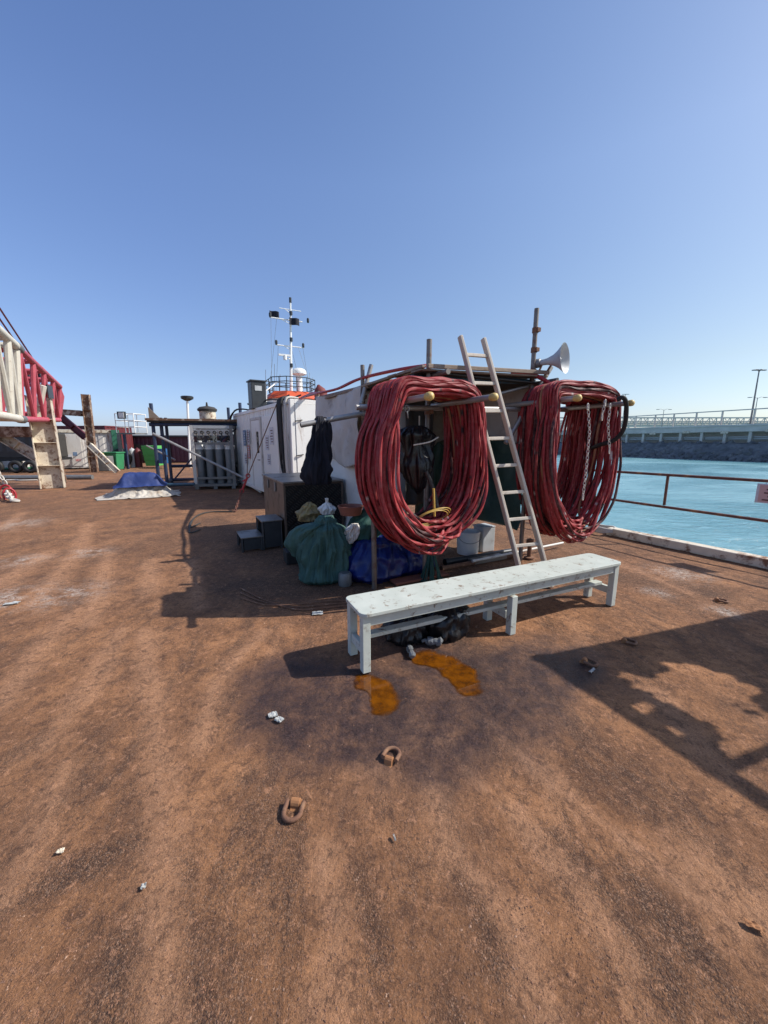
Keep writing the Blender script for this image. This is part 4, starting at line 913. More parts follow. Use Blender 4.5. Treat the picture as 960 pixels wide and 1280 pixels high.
for i in range(8):
    (a0, b0_), (a1, b1_) = o8[i], o8[(i + 1) % 8]; p0, p1 = TG(a0, b0_, 3.7), TG(a1, b1_, 3.7)
    nseg = max(1, int((p1 - p0).length / .9))
    for j in range(nseg):
        s0_, s1_ = p0.lerp(p1, (j + .12) / nseg), p0.lerp(p1, (j + .88) / nseg); nr = (p1 - p0).cross(Z).normalized()
        if nr.dot((p0 + p1) / 2 - TG(0, 0, 3.7)) < 0: nr = -nr
        mb = MB(); mb.obox(s0_ - nr * .02, s1_ - s0_, nr * .05, Z * .9); mb.build('window', m_glass, wh)
mb = MB(); lo, hi = [TG(a, b, 4.98) for a, b in oct2(1.1)], [TG(a, b, 5.55) for a, b in oct2(.82)]
mb.add(lo + hi, [tuple(range(7, -1, -1)), tuple(range(8, 16))] + [(i, (i + 1) % 8, 8 + (i + 1) % 8, 8 + i) for i in range(8)]); mb.build('visor', m_orange, tug, bevel=.03)
mb = MB(); R8 = oct2(.9)
for z in (.38, .75, 1.1):
    P_ = [TG(a, b, 5.5 + z) for a, b in R8]
    for i in range(8): mb.tube([P_[i], P_[(i + 1) % 8]], .035, 6)
for i in range(8):
    for f in (0, .5):
        p = TG(*R8[i], 5.5).lerp(TG(*R8[(i + 1) % 8], 5.5), f); mb.tube([p, p + Z * 1.1], .035, 6)
mb.build('bridge_railing', m_darkgrey, tug)
mx = TG(-.3, -.1, 5.55); mtop = D(363, 378, 33.2)
mast = None
mb = MB(); mb.tube([mx, mx.lerp(mtop, .5), mtop], [.13, .1, .065], 8); mast = mb.build('mast', m_white, tug, smooth=40)
def onm(z): return mx.lerp(mtop, (z - mx.z) / (mtop.z - mx.z))
for z, l, r_, nm in ((mtop.z - 1.35, 1.6, .05, 'yard'), (mtop.z - 3.35, 1.15, .045, 'yard'), (mtop.z - .55, .9, .03, 'yard')):
    mb = MB(); c = onm(z); mb.tube([c - tb * l, c + tb * l * (.95 if l < 1.5 else .6)], r_, 6); mb.tube([c - tb * l * .5 + Z * .0, c - Z * .3], .025, 6); yd = mb.build(nm, m_white, mast)
    for e in (-l, l * .9):
        if l > 1:
            mb = MB(); p = c + tb * e; mb.lathe([(0, 0), (.08, 0), (.1, .12), (.1, .3), (.06, .36), (0, .36)], p, Z, 10, cap=False); mb.build('navigation_lamp', m_darkgrey, yd)
for z in (-1.0, -3.0, -5.0):
    mb = MB(); c = onm(mtop.z + z) - ta * .16; mb.lathe([(0, 0), (.12, .0), (.13, .26), (.08, .3), (0, .3)], c, Z, 10, cap=False); mb.build('mast_lamp', m_darkgrey, mast)
mb = MB(); mb.cyl(mtop - Z * .02, mtop + Z * .35, .1, 10); mb.build('mast_lamp', m_darkgrey, mast)
for c, s, nm in ((D(343, 393, 33.1), .75, 'flag'), (D(368, 402, 33.0), .8, 'flag')):
    mb = MB(); mb.sheet(lambda a, b: c + tb * (a - .5) * s + Z * (b - .5) * s * .66 + ta * .08 * math.sin(a * 7), 12, 4); mb.build(nm, m_navy, mast, solid=.02)
rd = TG(.2, .75, 5.55)
mb = MB(); mb.lathe([(0, 0), (.32, 0), (.26, .2), (.26, 1.55), (.4, 1.7), (0, 1.7)], rd, Z, 16, cap=False); mb.build('radar_pedestal', m_white, tug, smooth=40)
mb = MB(); mb.lathe([(0, 0), (.42, 0), (.62, .1), (.62, .32), (.45, .5), (.2, .58), (0, .6)], rd + Z * 1.5, Z, 20, cap=False); mb.build('radar_dome', m_white, tug, smooth=50)
mb = MB(); c = onm(8.4) - tb * .55 - ta * .3; mb.bar(c - tb * .5, c + tb * .5, .16, .14); mb.cyl(c - Z * .35, c, .14, 10); mb.tube([c - Z * .2, onm(8.2)], .05, 6); mb.build('radar_scanner', m_white, tug)
mb = MB()
for x, y in ((332, 462), (338, 470), (343, 455), (350, 468), (387, 466), (391, 472)):
    b_ = D(x, 492, 33); t_ = D(x, y, 33); mb.tube([b_, t_], .022, 5)
mb.build('whip_antenna', m_lightgrey, tug)
mb = MB()
for e0, e1 in ((onm(mtop.z - 1.35) - tb * 1.55, TG(-.5, -1.7, 5.6)), (onm(mtop.z - 1.35) - tb * 1.1, TG(.5, -1.7, 5.6)), (onm(mtop.z - 3.35) - tb * 1., TG(.3, -1.2, 5.6)), (onm(mtop.z - 3.35) + tb * 1., TG(.3, 1.7, 5.6)), (onm(mtop.z - 3.3), TG(1.8, 1.5, 5.6)), (onm(mtop.z - 3.3) + tb * .6, TG(-.8, 1.6, 5.6))): mb.tube([e0, e1], .012, 5)
mb.build('stay_wire', m_steel, mast)
for b in (-1.6, 1.6):
    mb = MB(); mb.lathe([(0, 0), (.5, 0), (.45, 2.6), (.5, 2.7), (0, 2.7)], TG(4, b, 2.2), Z, 14, cap=False); mb.build('funnel', m_white, tug, smooth=40)
mb = MB(); p0, p1 = D(333, 512, 30.5), D(333, 488, 30.5); q1 = D(346, 478, 31.5); mb.tube([p0, p1, q1], .05, 6); mb.build('stair_rail', m_white, tug)

# ------------------------------------------------------------------ gas bottle shelter
gs = thing('scaffold_shed', 'open shed of dark blue scaffold tubes over the grey gas bottle rack', 'scaffold', (-6.8, 14.5, 0))
sa, sb = V((-7.75, 13.2, 0)), V((-5.1, 14.05, 0)); su = (sb - sa).normalized(); sn = V((su.y, -su.x, 0)); SW = (sb - sa).length
def S(a, b, z): return sa + su * a - sn * b + Z * z        # b: depth away from the viewer
def sp(nm, p0, p1, m_=m_dtube, r=.058): 
    mb = MB(); mb.tube([p0, p1], r, 8); return mb.build(nm, m_, gs, smooth=40)
for a, b, h_ in ((0, 0, 2.85), (SW, 0, 2.95), (0, 2.0, 2.5), (SW, 2.0, 2.75), (.22, .12, 2.4), (SW - .5, 1.6, 2.9), (1.9, 1.9, 2.3)): sp('post', S(a, b, 0), S(a, b, h_))
for p0, p1 in ((S(-.1, -.05, 2.16), S(SW + .1, -.05, 2.2)), (S(0, -.05, .12), S(SW, -.05, .12)), (S(.0, 2.0, .12), S(SW, 2.0, .12)), (S(0, 0, .12), S(0, 2, .12)), (S(SW, 0, .12), S(SW, 2, .12)), (S(0, 2.05, .65), S(SW, 2.05, .65)), (S(SW, 0, 1.1), S(SW, 2, 1.1))): sp('rail', p0, p1)
sp('brace', S(SW - .1, 2.0, 2.1), S(1.6, 2.0, 1.2), m_dtube, .03); sp('brace', S(.1, 2.04, .15), S(1.6, 2.04, 1.9), m_dtube, .03); sp('brace', S(SW + .02, -.02, 2.2), S(SW - .9, .0, 1.5), m_dtube, .03)
sp('brace', D(191, 542, 12.45), D(304, 597, 12.75), m_tubegrey, .04); sp('brace', D(183, 557, 15.5), D(219, 575, 15.5), m_tubegrey, .035)
sp('rail', D(200, 606, 12.9), D(243, 605, 12.7), m_bluepaint, .045)
mb = MB(); mb.obox(S(-.15, -.15, 2.24), su * (SW + .2), -sn * 2.3, Z * .05); mb.build('roof_sheet', m_dullblack, gs)
for k in range(6):
    mb = MB(); mb.obox(S(-.18, -.2 + .4 * k, 2.293 + .02 * (k % 2)), su * (SW + .3), -sn * .34, Z * .07); mb.build('roof_board', m_dullblack if k % 3 else m_rusty, gs)
mb = MB(); mb.prism([S(-.05, -.2, 2.3), S(.32, -.2, 2.3), S(-.05, -.2, 2.72)], -sn * .04); mb.build('roof_board', m_plank, gs)
# rack of gas bottles
ra, rb_ = V((-6.42, 12.95, 0)), V((-5.12, 13.25, 0)); ru = (rb_ - ra).normalized(); rn = V((ru.y, -ru.x, 0)); RW = (rb_ - ra).length
def RK(a, b, z): return ra + ru * a - rn * b + Z * z
rk = thing('gas_rack', 'pale grey steel lifting frame holding upright gas bottles', 'rack', RK(RW / 2, .5, 0))
mb = MB()
mb.obox(RK(-.03, -.03, .1), ru * (RW + .06), -rn * 1.06, Z * .08); mb.build('base', m_steel, rk)
for a in (.08, RW / 2, RW - .08):
    for b in (.05, .95):
        mb = MB(); mb.cbox(RK(a, b, .05), ru * .12, rn * .12, Z * .1); mb.build('foot', m_steel, rk)
for a in (0, RW - .1):
    for b in (0, .92):
        mb = MB(); mb.obox(RK(a, b, .181), ru * .1, -rn * .08, Z * 1.95); mb.build('post', m_whitedirty if a == 0 and b == 0 else m_steel, rk)
for b in (0, .92):
    mb = MB(); mb.obox(RK(.1, b, 2.03), ru * (RW - .2), -rn * .08, Z * .1); mb.build('top_rail', m_lightgrey, rk)
    for z in (.34, .75, 1.5):
        if b == 0 and z == .75: continue
        mb = MB(); mb.obox(RK(.1, b, z), ru * (RW - .2), -rn * .02, Z * .08); mb.build('restraint_bar', m_steel, rk)
for a in (0, RW - .1):
    mb = MB(); mb.obox(RK(a, .081, 2.03), ru * .1, -rn * .838, Z * .1); mb.obox(RK(a + .03, .081, .8), ru * .03, -rn * .838, Z * .08); mb.build('side_bar', m_steel, rk)
mb = MB(); mb.obox(RK(.1, .03, 1.8), ru * (RW - .2), -rn * .02, Z * .2); mb.build('manifold_panel', m_whitedirty, rk)
mb = MB()
for k in range(6):
    a = .18 + k * (RW - .36) / 5; mb.tube(catmull([RK(a, .06, 1.86), RK(a + .05, -.06, 1.75), RK(a - .03, .05, 1.62), RK(a, .16, 1.6)], 5), .014, 6); mb.torus(RK(a, -.0, 1.9), rn, .045, .016, 14, 6)
mb.build('pigtail_hose', m_dullblack, rk, smooth=50)
gb = thing('gas_bottle', 'grey gas bottle with white shoulder standing in the pale rack', 'gas bottle', (0, 0, 0), 'gas bottles in the pale rack')
mb = MB(); mb.lathe([(0, 0), (.11, 0), (.118, .03), (.118, 1.12), (.116, 1.16)], (0, 0, 0), Z, 20, cap=False); mb.build('cylinder', m_gas, gb, smooth=40)
mb = MB(); mb.lathe([(.1165, 1.161), (.105, 1.26), (.075, 1.35), (.04, 1.4), (.035, 1.45), (0, 1.45)], (0, 0, 0), Z, 20, cap=False); mb.build('shoulder', m_gaswhite, gb, smooth=50)
mb = MB(); mb.cyl((0, 0, 1.45), (0, 0, 1.53), .022, 8); mb.cyl((-.04, 0, 1.5), (.05, 0, 1.5), .014, 6); mb.build('valve', m_dullblack, gb)
first = True
for row in range(3):
    for k in range(4):
        p = RK(.2 + k * (RW - .4) / 3, .2 + .29 * row, .182)
        if first: gb.location = p; first = False
        else: dup(gb, p)
for k in range(5):
    b = MB(); p0 = G(285, 603) + V((.3 * k * .2, .25 * k, .06 + .06 * (k % 2))); p0 = V((-5.1 + .12 * k, 14.6 + .1 * k, .3 + .07 * k)); b.tube([p0, p0 + V((1.1, -.6, 0))], .05, 10)
    one(b, 'pipe', (m_steel, m_tubegrey)[k % 2], ['grey pipe lowest in the stack beside the scaffold shed', 'second pipe up in the stack beside the scaffold shed', 'middle pipe of the stack beside the scaffold shed', 'second pipe from the top of the stack beside the scaffold shed', 'topmost pipe of the stack beside the scaffold shed'][k], 'pipe', p0, 'pipes stacked beside the scaffold shed', smooth=40)
mb = MB(); mb.obox((-5.2, 14.95, 0), (1.2, -.62, 0), (.35, .6, 0), Z * .27); one(mb, 'timber_block', m_dullblack, 'dark timber block beneath the stacked grey pipes', 'block', (-4.8, 14.5, 0), bevel=.02)
# vent and mast light seen over the roof
p = D(260, 525, 17.0); mb = MB(); p.z = 0
vt = thing('mushroom_vent', 'blackened mushroom vent with a pale band behind the scaffold shed', 'vent', p)
mb.lathe([(0, 0), (.3, 0), (.3, 2.55), (0, 2.55)], p, Z, 20, cap=False); mb.build('trunk', m_darkgrey, vt, smooth=40)
mb = MB(); mb.lathe([(.31, 2.54), (.33, 2.56), (.33, 2.86), (.31, 2.88)], p, Z, 20); mb.build('band', m_cream, vt, smooth=40)
mb = MB(); mb.lathe([(0, 2.86), (.38, 2.88), (.4, 2.96), (.3, 3.05), (.05, 3.1), (.03, 3.25), (0, 3.26)], p, Z, 20, cap=False); mb.build('cap', m_dullblack, vt, smooth=40)
p = D(234, 540, 24); p.z = 0; t = D(234, 499, 24)
fl = thing('mast_light', 'slim white pole with a dark flat lamp head beyond the scaffold shed', 'lamp', p)
mb = MB(); mb.tube([p, t], .07, 8); mb.build('pole', m_white, fl, smooth=40)
mb = MB(); mb.lathe([(0, -.1), (.12, -.1), (.34, .02), (.36, .14), (.3, .18), (0, .2)], t, Z, 16, cap=False); mb.build('lamp_head', m_darkgrey, fl, smooth=40)

# ------------------------------------------------------------------ covered heap
p = V((-7.35, 11.6, 0))
cv = thing('covered_heap', 'blue covered heap wrapped in a dirty white sheet, out on the open deck', 'heap', p)
def heap(a, b):
    x = (a - .5) * 1.35; y = (b - .5) * 1.1; k = nz((x * 1.4, y * 1.4, 3)); f = lambda t, w: 1 / (1 + math.exp((abs(t) - w) * 22))
    h = .42 * f(x + .07 * k, .52) * f(y + .06 * k, .4)
    q = p + U * (x + .05 * nz((x * 3, y * 3, 1))) + V((-.465, .885, 0)) * (y + .05 * nz((x * 3, y * 3, 8)))
    return q + Z * (.3 + h * (.95 + .12 * nz(q, 1.5)) - .02 * abs(nz(q, 4)) + .018 * nz(q, 9))
mb = MB(); mb.sheet(heap, 80, 70); mb.build('blue_cover', m_bluecover, cv, smooth=180)
def skirt(a, b):
    x = (a - .5) * 2.05; y = (b - .5) * 1.6; k = nz((x * 1.3, y * 1.3, 7)); f = lambda t, w: 1 / (1 + math.exp((abs(t) - w) * 11))
    x2 = x * (1 + .16 * nz((y * 1.7, 2, x * .5))); y2 = y * (1 + .16 * nz((x * 1.7, 5, y * .5)))
    h = .4 * f(x + .16 * k, .66) * f(y + .14 * k, .5)
    q = p + U * x2 + V((-.465, .885, 0)) * y2
    return q + Z * (max(.012, h - .02 + .1 * abs(nz(q, 3.3)) - .09 * abs(nz(q + V((5, 0, 0)), 5.5)) + .02 * nz(q, 14)))
mb = MB(); mb.sheet(skirt, 110, 90); mb.build('white_sheet', M('dirty_white_sheet', (.55, .51, .45), (.42, .38, .32), 3, .6, dirt=(.25, .17, .11), dth=(.52, .7), dscale=3, bmp=.5, bscale=12, bdist=.03), cv, smooth=180, solid=.012)

# ------------------------------------------------------------------ crane boom resting on its trestles
BU = V((-.885, -.465, 0))            # across the boom, away from the viewer's side
def bx_(y): return -9.0 - .595 * (y - 9.5)
def NL(y): return V((bx_(y) - .12, y, 2.2 + .22 * max(0, y - 11) / 4.2))
def NU(y): return V((bx_(y) + .1, y, 4.12 - .086 * (y - 9.5)))
def FL(y): return NL(y) + BU * 1.7
def FU(y): return NU(y) + BU * 1.7
boom = thing('crane_boom', 'lattice crane boom, white section then faded red head, lying on rusty trestles', 'crane boom', V((-11, 13, 2)))
def section(name, ys, mat, rc, rb):
    mb = MB(); mb.tube([NL(ys[0]), NL(ys[-1])], rc, 10); r0 = mb.build(name, mat, boom, smooth=40)
    for f in (NU, FL, FU):
        mb = MB(); mb.tube([f(ys[0]), f(ys[-1])], rc, 10); mb.build('chord', mat, r0, smooth=40)
    for i, y in enumerate(ys):
        for a, b in ((NL, NU), (FL, FU), (NL, FL), (NU, FU)):
            mb = MB(); mb.tube([a(y), b(y)], rb, 8); mb.build('lattice_brace', mat, r0, smooth=40)
        if i + 1 < len(ys):
            y2 = ys[i + 1]
            for a, b in ((NU, NL), (FU, FL), (NL, FL), (NU, FU)):
                mb = MB(); mb.tube([a(y), b(y2)], rb * .85, 8); mb.build('lattice_brace', mat, r0, smooth=40)
    return r0
section('white_section', [5.2, 6.5, 7.8, 9.1, 9.95, 10.55], m_offwhite, .1, .075)
hd_ = section('red_section', [10.75, 11.9, 13.0, 14.1, 15.1], m_pink, .085, .065)
for f in (NL, NU, FL, FU):
    mb = MB(); mb.tube([f(10.5), f(10.8)], .115, 10); mb.build('joint_pin', m_steel, boom, smooth=40)
mb = MB(); mb.prism([NU(15.1), NU(15.1) + Z * .12, NU(15.7) - Z * .25, NL(15.7) + Z * .12, NL(15.1)], BU * .12); mb.prism([FU(15.1), FU(15.1) + Z * .12, FU(15.7) - Z * .25, FL(15.7) + Z * .12, FL(15.1)], BU * .12); mb.tube([NL(15.5) + Z * .2, FL(15.5) + Z * .2], .09, 10); mb.build('head_plate', m_pink, hd_)
mb = MB(); c = (NU(14.6) + NU(15.0)) / 2 + BU * .4 + Z * .22
for k in range(4): mb.torus(c + BU * .16 * k, BU, .2, .05, 18, 8)
mb.tube([c - BU * .1, c + BU * .7], .04, 8); mb.build('sheave', m_darkgrey, hd_, smooth=40)
mb = MB(); c = NL(13.3).lerp(NU(13.3), .62) - BU * .1; mb.cbox(c, (NL(14) - NL(13.3)).normalized() * .8, BU * .03, Z * .42); mb.build('notice_plate', m_darkgrey, hd_)
mb = MB(); mb.tube([NL(12.7) + Z * .45, NU(12.7) * 1.0 - Z * .5], .09, 8); mb.build('brace_sleeve', m_offwhite, hd_)
for k in (0, .14):
    mb = MB(); mb.tube([NU(12.3) + BU * k + Z * .02, D(0, 386, 10.0) + BU * k, D(0, 386, 10.0) + BU * k + (D(0, 386, 10.0) - NU(12.3)) * 2.6], .022, 6); mb.build('pendant_line', m_darkred, boom)
mb = MB(); mb.tube([FU(13.8) + Z * .05, FU(13.8) + Z * .4], .03, 6); mb.cbox(FU(13.8) + Z * .5, (.25, 0, 0), (0, .25, 0), (0, 0, .2)); mb.build('boom_lamp', m_darkgrey, hd_)
# hook block under the head
p = NL(15.0) + BU * .25 - Z * .05
hb = thing('hook_block', 'red sheave block with ring hanging under the boom head', 'hook block', p - Z * 1.4)
mb = MB(); q = p - Z * .62
for k in range(3): mb.torus(q + BU * .12 * k, BU, .17, .06, 16, 8, 1.9)
mb.build('sheave_block', m_redpaint, hb, smooth=40)
mb = MB(); mb.tube([p + BU * .1, q + Z * .1 + BU * .1], .03, 6); mb.build('fall_rope', m_black, hb)
mb = MB(); mb.torus(q - Z * .56 + BU * .1, V((.3, -.9, 0)), .13, .035, 16, 8); mb.tube([q - Z * .3 + BU * .1, q - Z * .45 + BU * .1], .04, 8); mb.build('ring', m_pink, hb, smooth=40)
def ibeam(mb, p0, p1, w, d, face, t=.035):
    """I-section from p0 to p1; face: direction the web looks; w flange width, d overall depth across the web"""
    p0, p1, face = V(p0), V(p1), V(face).normalized(); ax = (p1 - p0).normalized(); sd = ax.cross(face).normalized(); fc = sd.cross(ax).normalized()
    for k in (-1, 1): mb.obox(p0 + sd * (k * d / 2 - t / 2) - fc * w / 2, p1 - p0, sd * t, fc * w)
    mb.obox(p0 - sd * (d / 2 - t / 2 - .001) - fc * t / 2, p1 - p0, sd * (d - t - .002), fc * t)
    n = int((p1 - p0).length / .7)
    for i in range(1, n): 
        c = p0 + ax * (p1 - p0).length * i / n; mb.obox(c - sd * (d / 2 - t / 2 - .002) + fc * (t / 2 - .001), ax * .02, sd * (d - t - .004), fc * (w / 2 - t / 2 - .004))
fcv = V((.55, -.83, 0))
tr = thing('trestle', 'near cream painted steel trestle of I beams carrying the boom head', 'trestle', V((-11.5, 13.4, 0)), 'boom trestles')
mb = MB(); ibeam(mb, V((-11.55, 13.35, 0)), V((-11.62, 13.4, 3.1)), .4, .62, fcv); mb.build('column', m_cream, tr, bevel=.008)
mb = MB(); ibeam(mb, V((-11.9, 13.75, 1.93)), V((-16.5, 11.4, 1.93)), .35, .36, (0, 0, 1)); mb.build('cross_beam', m_rusty, tr)
mb = MB(); ibeam(mb, D(51, 574, 13.5), D(4, 541, 13.5) + BU * .2, .25, .3, fcv); mb.build('diagonal', m_cream, tr)
mb = MB(); ibeam(mb, D(76, 604, 14.0), D(61, 545, 14.2), .2, .3, (.9, -.4, 0)); mb.build('rear_leg', m_rusty, tr)
mb = MB(); ibeam(mb, V((-15.2, 11.9, 0)), V((-15.2, 11.9, 1.7)), .4, .5, fcv); mb.build('column', m_cream, tr)
tr = thing('trestle', 'far rust streaked steel trestle with leaning column and brown braces', 'trestle', V((-15.6, 20.6, 0)), 'boom trestles')
mb = MB(); ibeam(mb, D(118, 590, 20.6), D(107, 493, 20.6), .26, .32, (.35, -.93, 0)); mb.build('column', m_rusty, tr)
mb = MB(); ibeam(mb, D(104, 517, 20.7), D(60, 514, 20.9), .3, .3, (0, 0, 1)); mb.build('cross_beam', m_rusty, tr)
mb = MB(); ibeam(mb, D(107, 547, 20.8), D(76, 521, 20.8), .25, .28, (.35, -.93, 0)); mb.build('diagonal', m_darkred, tr)
mb = MB(); ibeam(mb, D(112, 556, 20.4), D(147, 590, 20.0), .2, .22, (.35, -.93, 0)); mb.build('diagonal', m_cream, tr)
# loose lifting shackle and rope at the left edge
p0 = D(-4, 588, 11.2); mb = MB(); chain(mb, [p0, D(8, 606, 11.2)], .16, .02); q = D(9, 612, 11.0)
lf_ = thing('lifting_sling', 'white lifting chain with red shackles lying at the far left', 'sling', G(12, 628))
mb.build('chain', m_rope, lf_, smooth=50)
mb = MB(); mb.torus(D(7, 617, 10.9), V((.3, -1, .2)), .16, .028, 18, 8, 1.5); mb.torus(D(12, 619, 10.8), V((.8, -.6, .2)), .13, .028, 18, 8, 1.5); mb.build('shackle', m_redpaint, lf_, smooth=50)
mb = MB(); chain(mb, [G(10, 624) + Z * .2, G(15, 628) + Z * .08, G(23, 628) + Z * .04], .2, .03); mb.build('end_chain', m_rope, lf_, smooth=50)
mb = MB(); mb.tube([V((-20, 16.0, .09)), V((-12.6, 16.6, .09))], .1, 8); one(mb, 'pipe', m_steel, 'long grey pipe on the deck behind the near trestle', 'pipe', V((-16, 16.3, .09)), smooth=40)
for k in range(5):
    a = G(8 + k * 9, 601 - k) ; mb = MB(); mb.tube(catmull([a + V((.3 * j, .1 * math.sin(j * 2 + k), .03)) for j in range(5)], 4), .03, 6); 
    if k in (0, 4): one(mb, 'rope', m_rope, ['pale rope lying on the deck left of the near trestle', '', '', '', 'short pale rope lying close against the near trestle foot'][k], 'rope', a, smooth=50)
mb = MB(); a = G(84, 597); mb.tube(catmull([a + V((.12 * j, .15 * math.sin(j * 2.2), .03)) for j in range(6)], 4), .04, 6); one(mb, 'rope', m_rope, 'small pale rope tangle right of the near trestle foot', 'rope', a, smooth=50)

# ------------------------------------------------------------------ containers and gear at the far left
wc = thing('storage_container', 'dirty white corrugated container with a green corner post at the far left', 'container', (-17.4, 23.5, 0))
W_ = V((-19.0, 22.6, .05)); wu = V((.885, .465, 0)); wv_ = V((-.465, .885, 0))
container_shell(wc, W_, wu * 2.7, wv_ * 2.4, 2.25, m_whitedirty, m_whitedirty, .42)
mb = MB(); mb.obox(W_ + wu * .1 - wv_ * .03 + Z * .12, wu * 1.05, wv_ * .06, Z * 1.9); pnl = mb.build('door_panel', m_whitedirty, wc)
for x, z, w_, h_, m_ in ((.12, 1.15, .18, .3, m_posterred), (.25, .6, .3, .2, m_posterwhite), (.62, .72, .2, .22, m_poster), (.7, .4, .25, .14, m_posterred)):
    mb = MB(); mb.obox(W_ + wu * (.1 + x) - wv_ * .036 + Z * z, wu * w_, wv_ * .006, Z * h_); mb.build('painted_mark', m_, pnl)
mb = MB(); mb.obox(W_ + wu * 2.72 - wv_ * .1, wu * .35, wv_ * .4, Z * 2.25); mb.build('green_post', m_contgreen, wc)
mb = MB(); mb.obox(W_ - wv_ * .06 + Z * 2.07, wu * 2.7, wv_ * .05, Z * .16); mb.build('top_beam', m_cream, wc)
rc2 = thing('storage_container', 'dark red container standing behind the dirty white one', 'container', (-19, 27, 0))
container_shell(rc2, V((-22.6, 27.0, .05)), V((3.7, -.4, 0)), V((.26, 2.4, 0)), 2.62, m_darkred, m_darkred, .3)
pc = thing('storage_container', 'long maroon container across the far deck behind the gas rack', 'container', (-15, 30, 0))
container_shell(pc, V((-20.0, 29.4, .05)), V((9.4, .9, 0)), V((-.24, 2.4, 0)), 1.95, m_purple, m_purple, .3)
mb = MB(); mb.obox(V((-19.98, 29.2, 1.95)), V((9.4, .9, 0)), V((0, .5, 0)), Z * .12); mb.build('roof_edge', m_darkgrey, pc)
mb = MB(); mb.obox(V((-19.6, 29.33, .2)), V((3.3, .316, 0)), V((0, .08, 0)), Z * 1.2); mb.build('dark_opening', m_dullblack, pc)  # black slab on the closed wall paints a dark interior
gc = thing('storage_container', 'green and white container behind the near trestle at the left edge', 'container', (-22.5, 22, 0))
container_shell(gc, V((-25.5, 21.6, .05)), V((4.9, .3, 0)), V((-.15, 2.4, 0)), 2.2, m_whitedirty, m_contgreen, .4)
mb = MB(); mb.obox(V((-22.3, 21.7, .1)), V((.7, .043, 0)), V((0, .06, 0)), Z * 2.0); mb.build('green_panel', m_contgreen, gc)
mb = MB(); mb.obox(V((-23.5, 21.6, .1)), V((.9, .055, 0)), V((0, .08, 0)), Z * 1.9); mb.build('dark_opening', m_dullblack, gc)  # black slab painting the unlit inside of an opening
# crane carrier and tyres in the gloom under the boom
ccr = thing('deck_generator', 'dark generator housing in shade under the boom, tyres along its foot', 'generator', (-18.4, 20, 0))
mb = MB(); mb.obox(V((-20.4, 20.2, .75)), V((2.5, .13, 0)), V((-.1, 1.8, 0)), Z * 1.3); mb.build('housing', m_dullblack, ccr, bevel=.04)
mb = MB(); mb.obox(V((-20.5, 20.1, .6)), V((2.7, .13, 0)), V((-.1, 2.0, 0)), Z * .14); mb.build('chassis', m_black, ccr)
for k in range(4):
    mb = MB(); mb.obox(V((-20.2 + .58 * k, 20.205 + .03 * k, 1.1)), V((.45, .03, 0)), V((0, .03, 0)), Z * .7); mb.build('louvre_door', m_darkgrey, ccr)
for k, (x, y) in enumerate(((-18.9, 19.8), (-18.2, 19.85), (-20.3, 19.75), (-19.8, 19.7))):
    mb = MB(); mb.torus(V((x, y, .33)), V((.25, -1, 0)), .23, .1, 20, 10); mb.build('tyre', m_black, ccr, smooth=50)
# inspection platform with a caged lamp
pf = thing('lamp_platform', 'small caged steel platform on a post with a square floodlight', 'platform', (-15.2, 22.8, 0))
b0_ = D(146, 541, 23); b1_ = D(169, 541, 23); bw = b1_ - b0_; bw.z = 0; bd = V((.1, 1.0, 0))
mb = MB(); mb.obox(b0_ - Z * .08, bw, bd, Z * .08); mb.build('floor_plate', m_steel, pf)
mb = MB(); mb.bar(b0_ - Z * .1 - Z * (b0_.z - .1) + bw * .1, b0_ - Z * .09 + bw * .1, .16, .16); mb.build('post', m_steel, pf)
mb = MB(); mb.bar(V((b0_.x + .42, b0_.y, 0)), b0_ + V((.42, 0, -.09)), .12, .12); mb.build('post', m_dtube, pf)
mb = MB()
for f in (0, .5, 1):
    for d in (0, 1): mb.tube([b0_ + bw * f + bd * d, b0_ + bw * f + bd * d + Z * 1.12], .025, 6)
for z in (.35, .7, 1.1):
    P_ = [b0_, b0_ + bw, b0_ + bw + bd, b0_ + bd]
    for i in range(4): mb.tube([P_[i] + Z * z, P_[(i + 1) % 4] + Z * z], .022, 6)
mb.build('cage', m_white, pf)
mb = MB(); c = D(152, 519, 22.9); mb.cbox(c, V((.42, 0, 0)), V((0, .16, 0)), Z * .4); o = mb.build('floodlight', m_darkgrey, pf)
mb = MB(); mb.cbox(c - V((-.03, .09, 0)), V((.3, 0, 0)), V((0, .02, 0)), Z * .3); mb.build('lens', m_white, o)
# bins, cabinet, wheel, crates
p = D(145, 588, 22.0); p.z = 0
bn_ = thing('wheelie_bin', 'green wheeled bin at the foot of the platform post', 'bin', p)
mb = MB(); mb.add([p + V(q) for q in ((-.28, -.28, .04), (.28, -.28, .04), (.28, .28, .04), (-.28, .28, .04), (-.36, -.36, .95), (.36, -.36, .95), (.36, .36, .95), (-.36, .36, .95))], [(3, 2, 1, 0), (4, 5, 6, 7), (0, 1, 5, 4), (1, 2, 6, 5), (2, 3, 7, 6), (3, 0, 4, 7)]); mb.build('body', m_bingreen, bn_, bevel=.03)
mb = MB(); mb.cbox(p + Z * .99, V((.8, 0, 0)), V((0, .8, 0)), Z * .07); mb.build('lid', m_bingreen, bn_, bevel=.02)
for x in (-.25, .25):
    mb = MB(); mb.torus(p + V((x, .3, .11)), V((1, 0, 0)), .07, .035, 14, 8); mb.build('wheel', m_black, bn_)
p = D(125, 588, 21.3); p.z = 0
yc = thing('yellow_cabinet', 'yellow steel cabinet leaning against the dirty white container', 'cabinet', p)
mb = MB(); mb.obox(p + V((-.45, -.2, .02)), V((.55, -.05, 0)), V((.05, .5, 0)), Z * .95); mb.build('body', m_yellow, yc, bevel=.015)
